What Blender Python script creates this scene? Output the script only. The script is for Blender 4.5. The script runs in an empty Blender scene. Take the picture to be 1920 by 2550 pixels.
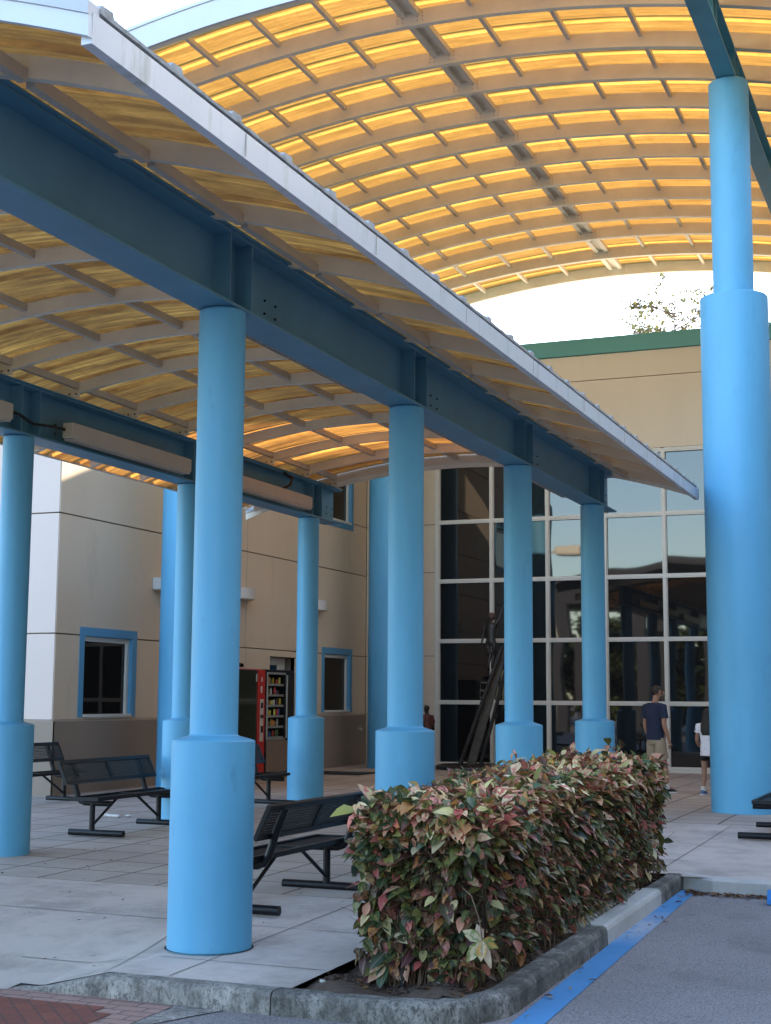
import bpy, math, random
from math import sin, cos, pi, sqrt, radians as R
from mathutils import Vector, Matrix
random.seed(7)
sc = bpy.context.scene
col = sc.collection

# ------------------------------------------------------------------ helpers
def tag(o, label=None, cat=None, group=None, kind=None):
    if label: o['label'] = label
    if cat: o['category'] = cat
    if group: o['group'] = group
    if kind: o['kind'] = kind
    return o

def empty(name, loc, rz=0):
    o = bpy.data.objects.new(name, None); col.objects.link(o)
    o.location = loc; o.rotation_euler = (0, 0, rz); o.empty_display_size = .2
    return o

def copy_tree(o, parent=None):
    c = o.copy(); col.objects.link(c)
    if parent is not None: c.parent = parent
    for ch in list(o.children): copy_tree(ch, c)
    return c

class MB:
    """collects shapes, then links them as ONE mesh object"""
    def __init__(self): self.v = []; self.f = []; self.s = []; self.m = []; self.mi = 0
    def add(self, vs, fs, smooth=False):
        b = len(self.v); self.v += [tuple(p) for p in vs]
        self.f += [tuple(i + b for i in f) for f in fs]; self.s += [smooth] * len(fs); self.m += [self.mi] * len(fs)
    def box(self, x0, x1, y0, y1, z0, z1):
        self.add([(x0,y0,z0),(x1,y0,z0),(x1,y1,z0),(x0,y1,z0),(x0,y0,z1),(x1,y0,z1),(x1,y1,z1),(x0,y1,z1)],
                 [(0,3,2,1),(4,5,6,7),(0,1,5,4),(1,2,6,5),(2,3,7,6),(3,0,4,7)]); return self
    def lathe(self, prof, c=(0,0,0), n=48):
        # each profile segment gets rings of its own (crisp edges), smooth around
        for (r0,z0),(r1,z1) in zip(prof[:-1], prof[1:]):
            vs=[]
            for r,z in ((r0,z0),(r1,z1)):
                for k in range(n):
                    a=2*pi*k/n; vs.append((c[0]+r*cos(a),c[1]+r*sin(a),c[2]+z))
            self.add(vs,[(k,(k+1)%n,n+(k+1)%n,n+k) for k in range(n)],abs(z1-z0)>abs(r1-r0)*.3)
        return self
    def tube(self, pts, r, n=10, cap=True):
        pts=[Vector(p) for p in pts]; rs=r if isinstance(r,(list,tuple)) else [r]*len(pts)
        rings=[]; up=None
        for i,p in enumerate(pts):
            d=(pts[min(i+1,len(pts)-1)]-pts[max(i-1,0)]).normalized()
            if up is None:
                up=Vector((0,0,1)) if abs(d.z)<.9 else Vector((1,0,0))
            s=d.cross(up).normalized(); u=s.cross(d).normalized(); up=u
            rings.append([p+s*rs[i]*cos(2*pi*k/n)+u*rs[i]*sin(2*pi*k/n) for k in range(n)])
        vs=[q for g in rings for q in g]; fs=[]
        for i in range(len(pts)-1):
            for k in range(n): fs.append((i*n+k,i*n+(k+1)%n,(i+1)*n+(k+1)%n,(i+1)*n+k))
        self.add(vs,fs,True)
        if cap:
            self.add(rings[0],[tuple(range(n))[::-1]]); self.add(rings[-1],[tuple(range(n))])
        return self
    def sweep(self, secs, closed=True, smooth=False, cap=True):
        m=len(secs[0]); vs=[p for s in secs for p in s]; fs=[]
        for i in range(len(secs)-1):
            for k in range(m if closed else m-1):
                fs.append((i*m+k,i*m+(k+1)%m,(i+1)*m+(k+1)%m,(i+1)*m+k))
        self.add(vs,fs,smooth)
        if cap and closed:
            self.add(secs[0],[tuple(range(m))[::-1]]); self.add(secs[-1],[tuple(range(m))])
        return self
    def ball(self, c, r, sx=1, sy=1, sz=1, n=14, m=10):
        vs=[];fs=[]
        for i in range(m+1):
            t=pi*i/m
            for k in range(n):
                a=2*pi*k/n; vs.append((c[0]+r*sx*sin(t)*cos(a),c[1]+r*sy*sin(t)*sin(a),c[2]+r*sz*cos(t)))
        for i in range(m):
            for k in range(n): fs.append((i*n+k,(i+1)*n+k,(i+1)*n+(k+1)%n,i*n+(k+1)%n))
        self.add(vs,fs,True); return self
    def build(self, name, m, parent=None, bevel=0, world=True):
        me=bpy.data.meshes.new(name); me.from_pydata(self.v,[],self.f)
        me.polygons.foreach_set('use_smooth',self.s); me.update()
        for q in (m if isinstance(m,(list,tuple)) else [m]): me.materials.append(q)
        if self.mi: me.polygons.foreach_set('material_index',self.m)
        o=bpy.data.objects.new(name,me); col.objects.link(o)
        if parent is not None:
            o.parent=parent
            if world:
                q=parent; off=Vector((0,0,0))
                while q is not None: off+=q.location; q=q.parent
                o.location=-off
        if bevel:
            b=o.modifiers.new('bevel','BEVEL'); b.width=bevel; b.segments=2; b.limit_method='ANGLE'; b.angle_limit=R(40)
        return o

# ------------------------------------------------------------------ materials
def newmat(name):
    m=bpy.data.materials.new(name); m.use_nodes=True; nt=m.node_tree; nt.nodes.clear()
    out=nt.nodes.new('ShaderNodeOutputMaterial'); return m,nt,out
def N(nt,t,**k):
    n=nt.nodes.new(t)
    for a,b in k.items():
        if a in n.inputs: n.inputs[a].default_value=b
        else: setattr(n,a,b)
    return n
def coords(nt, scale=(1,1,1), which='Object'):
    tc=N(nt,'ShaderNodeTexCoord'); mp=N(nt,'ShaderNodeMapping'); mp.inputs['Scale'].default_value=scale
    nt.links.new(tc.outputs[which],mp.inputs['Vector']); return mp.outputs['Vector']
def noise(nt, vec, s, d=4, r=.6):
    n=N(nt,'ShaderNodeTexNoise'); n.inputs['Scale'].default_value=s; n.inputs['Detail'].default_value=d; n.inputs['Roughness'].default_value=r
    nt.links.new(vec,n.inputs['Vector']); return n.outputs['Fac']
def ramp(nt, fac, stops):
    r=N(nt,'ShaderNodeValToRGB'); e=r.color_ramp.elements
    e[0].position,e[0].color=stops[0][0],(*stops[0][1],1); e[1].position,e[1].color=stops[-1][0],(*stops[-1][1],1)
    for p,c in stops[1:-1]:
        x=e.new(p); x.color=(*c,1)
    nt.links.new(fac,r.inputs['Fac']); return r.outputs['Color']
def mixc(nt, fac, a, b, mode='MIX'):
    m=N(nt,'ShaderNodeMix',data_type='RGBA',blend_type=mode)
    for s,v in ((m.inputs[0],fac),(m.inputs[6],a),(m.inputs[7],b)):
        if hasattr(v,'links') or isinstance(v,bpy.types.NodeSocket): nt.links.new(v,s)
        elif isinstance(v,(int,float)): s.default_value=v
        else: s.default_value=(*v,1)
    return m.outputs[2]
def bump(nt, h, strength=.2, dist=.01):
    b=N(nt,'ShaderNodeBump'); b.inputs['Strength'].default_value=strength; b.inputs['Distance'].default_value=dist
    nt.links.new(h,b.inputs['Height']); return b.outputs['Normal']
def mul(c,k): return tuple(min(1,x*k) for x in c)

def paint(name, c, rough=.5, var=.12, scale=3, bs=.08, dirt=None, spec=.4, metal=0, stretch=(1,1,1)):
    m,nt,out=newmat(name); v=coords(nt,stretch)
    n1=noise(nt,v,scale,5); n2=noise(nt,v,scale*14,3)
    cc=ramp(nt,n1,[(.3,mul(c,1-var)),(.7,mul(c,1+var*.6))])
    if dirt:
        n3=noise(nt,v,scale*2.3,6,.7)
        f=ramp(nt,n3,[(dirt[1],(0,0,0)),(dirt[1]+.16,(dirt[2],)*3)])
        cc=mixc(nt,f,cc,dirt[0])
    p=N(nt,'ShaderNodeBsdfPrincipled'); nt.links.new(cc,p.inputs['Base Color'])
    p.inputs['Roughness'].default_value=rough; p.inputs['Specular IOR Level'].default_value=spec; p.inputs['Metallic'].default_value=metal
    if bs: nt.links.new(bump(nt,n2,bs,.01),p.inputs['Normal'])
    nt.links.new(p.outputs[0],out.inputs[0]); return m

def concrete(name, c, dark=.6, scale=.7, amount=.5, speck=.5):
    m,nt,out=newmat(name); v=coords(nt)
    n1=noise(nt,v,scale,8,.65); n2=noise(nt,v,60,4,.7); n3=noise(nt,coords(nt,(1.3,1.3,.35)) if 'kerb' in name else v,scale*4,6,.7); n4=noise(nt,v,240,2,.5)
    base=ramp(nt,n1,[(.3,mul(c,.84)),(.68,mul(c,1.1))])
    st=ramp(nt,n3,[(.44,(0,0,0)),(.66,(amount,)*3)])
    base=mixc(nt,st,base,mul(c,dark))
    sp=ramp(nt,n4,[(.33,(speck,)*3),(.45,(0,0,0))])
    base=mixc(nt,sp,base,mul(c,.55))
    vo=N(nt,'ShaderNodeTexVoronoi'); vo.inputs['Scale'].default_value=2.6; nt.links.new(v,vo.inputs['Vector'])
    base=mixc(nt,ramp(nt,vo.outputs['Distance'],[(.035,(.6,)*3),(.06,(0,0,0))]),base,mul(c,.4))
    mk=noise(nt,coords(nt,(1.2,.5,1)),1.0,7,.75)
    base=mixc(nt,ramp(nt,mk,[(.52,(0,0,0)),(.66,(.45,)*3)]),base,mul(c,.62))
    p=N(nt,'ShaderNodeBsdfPrincipled'); nt.links.new(base,p.inputs['Base Color']); p.inputs['Roughness'].default_value=.85; p.inputs['Specular IOR Level'].default_value=.25
    nt.links.new(bump(nt,n2,.25,.006),p.inputs['Normal']); nt.links.new(p.outputs[0],out.inputs[0]); return m

M={}
M['column']=paint('blue_column_paint',(.108,.355,.56),.5,.09,1.5,.12,dirt=((.07,.23,.38),.58,.40),stretch=(1,1,.35))
M['column_dirt']=paint('blue_column_paint_scuffed',(.108,.355,.56),.5,.09,1.5,.12,dirt=((.05,.16,.27),.60,.55),stretch=(1,1,.45))
M['beam']=paint('teal_blue_steel',(.10,.245,.35),.45,.12,2,.03)
M['rib']=paint('tan_steel',(.76,.69,.58),.55,.10,2.5,.03,dirt=((.22,.15,.09),.68,.45))
M['purlin']=paint('taupe_steel',(.54,.46,.385),.55,.12,2.5,.03,dirt=((.16,.11,.08),.64,.5))
M['fascia']=paint('white_aluminium',(.60,.60,.63),.4,.05,1.2,.0,dirt=((.22,.235,.18),.56,.6),stretch=(1,2.5,.35))
M['fascia_big']=paint('pale_aluminium',(.50,.50,.53),.4,.05,1.2,.0,dirt=((.36,.38,.34),.68,.5))
M['wall']=paint('beige_stucco',(.62,.49,.355),.85,.06,.6,.3,dirt=((.42,.315,.215),.56,.45),stretch=(1,1,.3))
M['pale']=paint('skylit_stucco',(.60,.47,.405),.85,.04,.5,.25)  # beige wall paint again, with bluish skylight mixed into its colour
M['wallgap']=paint('dark_joint_backing',(.20,.165,.13),.9,.1,4)  # darker tone than the panels, seen through their open joints
M['wains']=paint('brown_stucco',(.27,.205,.155),.85,.06,.6,.25)
M['coping']=paint('teal_coping',(.078,.245,.225),.5,.06,1,.02)
M['trim']=paint('blue_window_trim',(.10,.29,.45),.6,.05,2,.05)
M['alum']=paint('beige_window_frame',(.56,.49,.41),.45,.05,2,.0)
M['whiteframe']=paint('white_window_frame',(.66,.62,.55),.5,.05,2,.0)
M['black']=paint('black_powdercoat',(.008,.0085,.011),.42,.3,5,.05,spec=.3)
M['darkgrey']=paint('dark_tray',(.02,.02,.022),.7,.2,3)
M['asphalt']=None
M['slab']=concrete('plaza_concrete',(.54,.47,.425),.55,.5,.75,.4)
M['kerb_dark']=concrete('weathered_kerb',(.17,.158,.148),.30,1.6,.9,.6)
M['kerb_mid']=concrete('stained_kerb',(.27,.25,.23),.28,1.4,.85,.6)
M['kerb_pale']=concrete('new_kerb',(.50,.48,.46),.7,1.1,.5,.3)
M['flash']=paint('weathered_flashing',(.46,.45,.45),.75,.22,7,.25,dirt=((.17,.16,.14),.5,.65))
def kerbmat(name,lo,hi,mid):
    m,nt,out=newmat(name); v=coords(nt,(1,1,.6)); n1=noise(nt,v,5.5,9,.75); n2=noise(nt,v,42,4,.8); n3=noise(nt,v,1.4,4,.6)
    c=ramp(nt,n1,[(.36,lo),(.50,mid),(.66,hi)])
    c=mixc(nt,ramp(nt,n2,[(.40,(.8,)*3),(.52,(0,0,0))]),c,mul(lo,.8))
    c=mixc(nt,ramp(nt,n3,[(.45,(0,0,0)),(.65,(.6,)*3)]),c,lo)
    p=N(nt,'ShaderNodeBsdfPrincipled',Roughness=.9); p.inputs['Specular IOR Level'].default_value=.2; nt.links.new(c,p.inputs['Base Color'])
    nt.links.new(bump(nt,n2,.5,.01),p.inputs['Normal']); nt.links.new(p.outputs[0],out.inputs[0]); return m
M['kerb_dark']=kerbmat('mossy_kerb',(.070,.066,.060),(.34,.315,.285),(.175,.163,.148))
M['kerb_mid']=kerbmat('grimy_kerb',(.115,.108,.098),(.50,.455,.41),(.31,.285,.26))
M['soil']=concrete('mulch_soil',(.115,.082,.062),.35,5,.8,.3)
M['gravel']=concrete('white_gravel',(.46,.44,.42),.5,5,.5,.2)
M['purlin_big']=paint('tan_purlin_steel',(.70,.63,.53),.55,.12,2.5,.03,dirt=((.25,.19,.14),.62,.5))
M['bronze']=paint('dark_bronze',(.030,.023,.019),.38,.4,6,.1,metal=.35,spec=.5)
M['bronze_tan']=paint('worn_bronze_plank',(.085,.066,.050),.5,.4,7,.1,metal=.2)
M['bronze_brown']=paint('brown_bronze',(.075,.040,.030),.45,.3,8,.1,metal=.2)
M['bronze_red']=paint('reddish_bronze',(.10,.032,.026),.42,.3,6,.1,metal=.3)
M['fixture']=paint('beige_fixture',(.52,.45,.39),.5,.06,3,.02,dirt=((.12,.09,.07),.7,.6))
M['fixture_end']=paint('cream_endcap',(.55,.47,.36),.5,.06,3,.02)
M['white']=paint('white_plastic',(.60,.565,.52),.45,.04,3,.0)
M['red']=paint('red_vending_paint',(.46,.022,.014),.35,.08,3,.0)
M['tanpanel']=paint('brown_vending_panel',(.20,.14,.10),.45,.08,3,.0)
M['steel']=paint('brushed_steel',(.62,.60,.57),.3,.05,6,0,metal=.8)
M['rubber']=paint('black_rubber',(.012,.012,.012),.7,.2,3)
M['bluestop']=paint('blue_wheel_stop',(.03,.20,.55),.6,.1,3,.2)
M['trunk']=paint('bark',(.10,.075,.055),.9,.3,8,.5)
M['stem']=paint('hedge_stems',(.15,.092,.062),.8,.4,14,.2)
M['shelter']=paint('dark_shelter_roof',(.03,.03,.035),.6,.2,1)
M['lamppost']=paint('cream_lamp_paint',(.70,.62,.48),.5,.05,1)

def mat_asphalt():
    m,nt,out=newmat('asphalt'); v=coords(nt)
    n1=noise(nt,v,.5,6); n2=noise(nt,v,150,3,.75); n3=noise(nt,v,420,2,.6); n5=noise(nt,v,34,5,.8); n6=noise(nt,v,70,3,.8)
    c=ramp(nt,n1,[(.3,(.27,.245,.245)),(.7,(.36,.325,.325))])
    c=mixc(nt,ramp(nt,n2,[(.38,(.55,)*3),(.55,(0,0,0))]),c,(.035,.035,.040))
    c=mixc(nt,ramp(nt,n3,[(.62,(0,0,0)),(.70,(.7,)*3)]),c,(.36,.35,.36))
    c=mixc(nt,ramp(nt,n5,[(.56,(0,0,0)),(.70,(.45,)*3)]),c,(.06,.06,.065))
    c=mixc(nt,ramp(nt,n6,[(.36,(.75,)*3),(.48,(0,0,0))]),c,(.055,.055,.065))
    c=mixc(nt,ramp(nt,n6,[(.58,(0,0,0)),(.68,(.6,)*3)]),c,(.42,.40,.41))
    n7=noise(nt,v,1.1,5,.6); c=mixc(nt,ramp(nt,n7,[(.55,(0,0,0)),(.70,(.45,)*3)]),c,(.11,.105,.11))
    p=N(nt,'ShaderNodeBsdfPrincipled',Roughness=.9); p.inputs['Specular IOR Level'].default_value=.25
    nt.links.new(c,p.inputs['Base Color']); nt.links.new(bump(nt,n2,.7,.008),p.inputs['Normal'])
    nt.links.new(p.outputs[0],out.inputs[0]); return m
M['asphalt']=mat_asphalt()

def mat_line():
    m,nt,out=newmat('blue_road_paint'); v=coords(nt)
    n2=noise(nt,v,150,3,.75); n3=noise(nt,v,9,6,.8)
    c=ramp(nt,noise(nt,v,2,5),[(.3,(.045,.205,.42)),(.7,(.065,.25,.51))])
    c=mixc(nt,ramp(nt,n2,[(.30,(.8,)*3),(.40,(0,0,0))]),c,(.03,.06,.13))
    sx=N(nt,'ShaderNodeSeparateXYZ'); nt.links.new(v,sx.inputs[0])
    d=N(nt,'ShaderNodeMath',operation='ABSOLUTE'); s=N(nt,'ShaderNodeMath',operation='SUBTRACT'); s.inputs[1].default_value=11.35
    nt.links.new(sx.outputs['Y'],s.inputs[0]); nt.links.new(s.outputs[0],d.inputs[0])
    f=N(nt,'ShaderNodeMapRange'); f.inputs[1].default_value=.85; f.inputs[2].default_value=.1; nt.links.new(d.outputs[0],f.inputs[0])
    g=N(nt,'ShaderNodeMath',operation='MULTIPLY'); nt.links.new(f.outputs[0],g.inputs[0])
    nt.links.new(ramp(nt,n3,[(.34,(0,0,0)),(.5,(1,)*3)]),g.inputs[1])
    c=mixc(nt,g.outputs[0],c,(.34,.38,.46))
    p=N(nt,'ShaderNodeBsdfPrincipled',Roughness=.8); nt.links.new(c,p.inputs['Base Color']); nt.links.new(bump(nt,n2,.5,.006),p.inputs['Normal'])
    nt.links.new(p.outputs[0],out.inputs[0]); return m
M['line']=mat_line()

def mat_slab_tiles():
    m,nt,out=newmat('scored_plaza_concrete'); v=coords(nt)
    br=N(nt,'ShaderNodeTexBrick'); br.offset=0; br.squash=1
    mp=N(nt,'ShaderNodeMapping'); mp.inputs['Location'].default_value=(8.62+.6*20,-11.0+.64*20,0); nt.links.new(v,mp.inputs['Vector'])
    nt.links.new(mp.outputs[0],br.inputs['Vector'])
    br.inputs['Scale'].default_value=1; br.inputs['Mortar Size'].default_value=.014; br.inputs['Mortar Smooth'].default_value=.1
    br.inputs['Brick Width'].default_value=.61; br.inputs['Row Height'].default_value=.64
    br.inputs['Color1'].default_value=(.36,.315,.28,1); br.inputs['Color2'].default_value=(.42,.37,.33,1); br.inputs['Mortar'].default_value=(.13,.10,.08,1)
    n1=noise(nt,v,.5,8,.65); n3=noise(nt,v,3,6,.7); n2=noise(nt,v,60,4,.7)
    c=mixc(nt,1.0,br.outputs['Color'],ramp(nt,n1,[(.3,(.80,.78,.76)),(.7,(1.1,1.1,1.1))]),'MULTIPLY')
    c=mixc(nt,ramp(nt,n3,[(.5,(0,0,0)),(.75,(.45,)*3)]),c,(.23,.20,.175))
    p=N(nt,'ShaderNodeBsdfPrincipled',Roughness=.8); p.inputs['Specular IOR Level'].default_value=.3
    nt.links.new(c,p.inputs['Base Color'])
    inv=N(nt,'ShaderNodeMath',operation='SUBTRACT'); inv.inputs[0].default_value=1; nt.links.new(br.outputs['Fac'],inv.inputs[1])
    nt.links.new(bump(nt,inv.outputs[0],.6,.008),p.inputs['Normal']); nt.links.new(p.outputs[0],out.inputs[0]); return m
M['tiles']=mat_slab_tiles()

def mat_brick(name, a, b, mort, w, h, rot=0):
    m,nt,out=newmat(name); v=coords(nt); mp=N(nt,'ShaderNodeMapping'); mp.inputs['Rotation'].default_value=(0,0,rot); nt.links.new(v,mp.inputs['Vector'])
    br=N(nt,'ShaderNodeTexBrick'); nt.links.new(mp.outputs[0],br.inputs['Vector'])
    br.inputs['Scale'].default_value=1; br.inputs['Mortar Size'].default_value=.006; br.inputs['Brick Width'].default_value=w; br.inputs['Row Height'].default_value=h
    for k,c in (('Color1',a),('Color2',b),('Mortar',mort)): br.inputs[k].default_value=(*c,1)
    n=noise(nt,v,40,5,.7)
    c=mixc(nt,1,br.outputs['Color'],ramp(nt,n,[(.3,(.75,)*3),(.7,(1.15,)*3)]),'MULTIPLY')
    p=N(nt,'ShaderNodeBsdfPrincipled',Roughness=.85); nt.links.new(c,p.inputs['Base Color'])
    inv=N(nt,'ShaderNodeMath',operation='SUBTRACT'); inv.inputs[0].default_value=1; nt.links.new(br.outputs['Fac'],inv.inputs[1])
    nt.links.new(bump(nt,inv.outputs[0],.6,.006),p.inputs['Normal']); nt.links.new(p.outputs[0],out.inputs[0]); return m
M['brick']=mat_brick('red_pavers',(.21,.062,.038),(.165,.050,.033),(.10,.05,.04),.2,.1,R(45))
M['brickpink']=mat_brick('pink_pavers',(.36,.22,.185),(.31,.185,.155),(.12,.09,.08),.2,.1,R(0))

def mat_sheet(name, tcol, dirt_shade_c, lo, hi):
    """translucent corrugated fibreglass, streaked with dirt and painted corrugation shading along the sheet"""
    m,nt,out=newmat(name)
    v=coords(nt,(.9,7,.9)); n1=noise(nt,v,1.1,8,.75)
    v2=coords(nt,(1.6,22,1.6)); n2=noise(nt,v2,1,4,.65)
    v3=coords(nt,(.6,.8,.6)); n3=noise(nt,v3,1,4,.6)
    base=mixc(nt,ramp(nt,n1,[(lo,(1,)*3),(hi,(0,)*3)]),tcol,dirt_shade_c)
    base=mixc(nt,ramp(nt,n2,[(.30,(.75,)*3),(.52,(0,0,0))]),base,dirt_shade_c)
    base=mixc(nt,ramp(nt,n3,[(.35,(.35,)*3),(.6,(0,0,0))]),base,dirt_shade_c)
    v4=coords(nt,(14,2.2,14)); n4=noise(nt,v4,.6,5,.7); v5=coords(nt,(1.1,46,1.1)); n5=noise(nt,v5,1,3,.6)
    base=mixc(nt,ramp(nt,n4,[(.56,(0,0,0)),(.72,(.55,)*3)]),base,dirt_shade_c)
    base=mixc(nt,ramp(nt,n5,[(.30,(.35,)*3),(.52,(0,0,0))]),base,dirt_shade_c)
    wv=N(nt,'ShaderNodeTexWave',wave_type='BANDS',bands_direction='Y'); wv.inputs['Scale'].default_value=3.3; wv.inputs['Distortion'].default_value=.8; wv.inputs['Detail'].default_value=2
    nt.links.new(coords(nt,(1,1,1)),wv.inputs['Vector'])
    base=mixc(nt,ramp(nt,wv.outputs['Fac'],[(.0,(.42,)*3),(.45,(0,0,0))]),base,dirt_shade_c)  # regular dark bands paint the shading of the corrugations into the colour
    tr=N(nt,'ShaderNodeBsdfTranslucent'); nt.links.new(base,tr.inputs['Color'])
    p=N(nt,'ShaderNodeBsdfPrincipled',Roughness=.5); nt.links.new(mixc(nt,1,base,(.62,.55,.5),'MULTIPLY'),p.inputs['Base Color'])
    ms=N(nt,'ShaderNodeMixShader'); ms.inputs[0].default_value=.72
    nt.links.new(p.outputs[0],ms.inputs[1]); nt.links.new(tr.outputs[0],ms.inputs[2]); nt.links.new(ms.outputs[0],out.inputs[0]); return m
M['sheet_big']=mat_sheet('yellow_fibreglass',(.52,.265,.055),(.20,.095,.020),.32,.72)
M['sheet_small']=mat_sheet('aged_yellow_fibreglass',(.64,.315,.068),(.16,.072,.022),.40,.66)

def mat_glass(name, c, ior, wob, rough=.02):
    m,nt,out=newmat(name); v=coords(nt); n=noise(nt,v,.8,2,.5)
    p=N(nt,'ShaderNodeBsdfPrincipled',Roughness=rough); p.inputs['Base Color'].default_value=(*c,1); p.inputs['IOR'].default_value=ior
    nt.links.new(bump(nt,n,wob,.02),p.inputs['Normal'])
    nt.links.new(p.outputs[0],out.inputs[0]); return m
M['glass']=mat_glass('tinted_glass',(.010,.009,.009),1.6,.02)
M['glass_dark']=mat_glass('dark_window_glass',(.006,.005,.005),1.4,.05)
M['glass_vend']=mat_glass('vending_glass',(.03,.035,.025),1.35,.02,.06)

# ------------------------------------------------------------------ camera (at the origin, eye height over the plaza)
F,PSI,PIT,ROL=3561.718,0.38479,0.13003,0.00639
fw=Vector((-sin(PSI)*cos(PIT),cos(PSI)*cos(PIT),sin(PIT))); rt=Vector((cos(PSI),sin(PSI),0)); up=rt.cross(fw)
rt2=rt*cos(ROL)+up*sin(ROL); up2=up*cos(ROL)-rt*sin(ROL)
cd=bpy.data.cameras.new('camera'); cam=bpy.data.objects.new('camera',cd); col.objects.link(cam)
cam.matrix_world=Matrix(((rt2.x,up2.x,-fw.x,0),(rt2.y,up2.y,-fw.y,0),(rt2.z,up2.z,-fw.z,0),(0,0,0,1)))
cd.sensor_fit='VERTICAL'; cd.sensor_height=24; cd.lens=24*F/2550; cd.clip_end=2000; cd.clip_start=.05
sc.camera=cam

def clampf(a,lo=0,hi=1): return max(lo,min(hi,a))
def gz(X,Y):      # plaza level (the camera is z = 0)
    return -1.655+.0155*(clampf(Y,2,19)-8.7)+.004*clampf(-4.8-X,0,9)
def rz_(Y): return -1.785+.0155*(clampf(Y,2,19)-8.7)
def ramp_drop(X,Y): return .13*clampf((9.6-Y)/1.95)*clampf((-4.95-X)/.5)

def sheet(xs, ys, zf):
    b=MB(); nx=len(xs)
    b.add([(x,y,zf(x,y)) for y in ys for x in xs],[(j*nx+i,j*nx+i+1,(j+1)*nx+i+1,(j+1)*nx+i) for j in range(len(ys)-1) for i in range(nx-1)])
    return b
def lin(a,b,n): return [a+(b-a)*i/n for i in range(n+1)]

# ------------------------------------------------------------------ ground, road, plaza
tag(sheet([-300,300],[-300,400],lambda x,y:-2.3).build('ground',paint('grass_ground',(.06,.08,.03),.9,.3,.3)),kind='structure')
ry=[-120,2]+lin(2.5,13.5,22)
tag(sheet([-120,-20,-10]+lin(-8,0,16)+[5,20,120],ry,lambda x,y:rz_(y)).build('road',M['asphalt']),kind='structure')
P1x=[-60,-30,-20]+lin(-14,-6,16)+lin(-5.9,-3.72,60); P1y=lin(7.78,9.6,14)+[10.2,11.0]
tag(sheet(P1x,P1y,lambda x,y:gz(x,y)-ramp_drop(x,y)).build('plaza_pavement',M['slab']),kind='structure')
tag(sheet([-60,-30,-10,-5.6],[7.58,7.68,7.78],lambda x,y:gz(x,y)-ramp_drop(x,y)+.004).build('plaza_pavement',M['slab']),kind='structure')
tag(sheet([-60,-30]+lin(-16,-3.72,10),[11.0]+lin(12,19,7)+[30.6],gz).build('tiled_pavement',M['tiles']),kind='structure')
tag(sheet([-3.72,-2.95,-2.5],[13.5,15,18.2],gz).build('plaza_pavement',M['slab']),kind='structure')
tag(sheet([-2.5,0,6,30],[13.38,15,18.2],gz).build('plaza_pavement',M['slab']),kind='structure')
tag(sheet([-3.72,0,6,30],[18.2,19,30.6],gz).build('tiled_pavement',M['tiles']),kind='structure')
# narrow scored joints in the plain slab
def strip(pts, w, dz, zf):
    b=MB(); pts=[Vector((p[0],p[1],0)) for p in pts]; L=[];Rr=[]
    for i,p in enumerate(pts):
        d=(pts[min(i+1,len(pts)-1)]-pts[max(i-1,0)]).normalized(); n=Vector((-d.y,d.x,0))*w/2
        a=p+n;c=p-n; L.append((a.x,a.y,zf(a.x,a.y)+dz)); Rr.append((c.x,c.y,zf(c.x,c.y)+dz))
    k=len(pts); b.add(L+Rr,[(i,k+i,k+i+1,i+1) for i in range(k-1)]); return b
slabz=lambda x,y:gz(x,y)-ramp_drop(x,y)
jm=paint('joint_grime',(.16,.15,.14),.9,.3,8)
def seg(a,b,n=12): return [(a[0]+(b[0]-a[0])*i/n,a[1]+(b[1]-a[1])*i/n) for i in range(n+1)]
for a,b in (((-5.02,7.8),(-5.42,9.5)),((-4.55,7.8),(-4.62,11.0)),((-3.74,8.3),(-6.0,8.32)),((-3.72,9.55),(-9,9.62)),((-2.75,13.4),(-2.75,18.2))):
    tag(strip(seg(a,b),.009,.004,slabz).build('pavement_joint',jm),kind='structure')
tag(strip([(-3.72,18.2),(30,18.2)],.02,.005,gz).build('pavement_joint',jm),kind='structure')

# blue bay line
tag(strip([(-2.358-(y-8)*.0165,y) for y in lin(4,13.42,36)],.18,.005,lambda x,y:rz_(y)).build('road_marking',M['line']),kind='structure')
# brick crossing at lower left and the concrete gutter piece beside it
rzf=lambda x,y:rz_(y)
b=MB()
def poly(b,pts,dz,zf=rzf): b.add([(x,y,zf(x,y)+dz) for x,y in pts],[tuple(range(len(pts)))])
poly(b,[(-12,3),(-4.62,3),(-4.62,7.28),(-4.75,7.28),(-4.75,7.42),(-5.3,7.42),(-12,7.42)],.012); tag(b.build('brick_paving',M['brick']),kind='structure')
b=MB(); poly(b,[(-12,2.8),(-4.42,2.8),(-4.40,7.62),(-5.2,7.64),(-12,7.64)],.008); tag(b.build('brick_paving_border',M['brickpink']),kind='structure')
b=MB(); poly(b,[(-4.40,2.8),(-4.34,7.1),(-4.08,7.64),(-4.40,7.63)],.006); tag(b.build('concrete_gutter',M['kerb_mid']),kind='structure')

# ------------------------------------------------------------------ kerbs
def kerb(name, path, w, mat, topz, botz, label=None):
    """path = outer (road side) line; profile with a rounded road-side arris"""
    secs=[]; P=[Vector((x,y,0)) for x,y in path]
    for i,p in enumerate(P):
        d=(P[min(i+1,len(P)-1)]-P[max(i-1,0)]).normalized(); n=Vector((-d.y,d.x,0))
        t=topz(p.x,p.y); bz=botz(p.x,p.y)-.12; h=t-botz(p.x,p.y); r=min(.035,max(.004,h*.4)); prof=[(-.012,bz),(-.004,t-r),(.006,t-r*.35),(r*.9,t),(w-.01,t),(w,t-.01),(w,bz)]
        secs.append([(p.x+n.x*u,p.y+n.y*u,z) for u,z in prof])
    b=MB(); b.sweep(secs,True,False); o=b.build(name,mat); return tag(o,kind='structure')
k_top=lambda x,y:gz(x,y)+.002-ramp_drop(x,y)
k_bot=lambda x,y:rz_(y)
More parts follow.
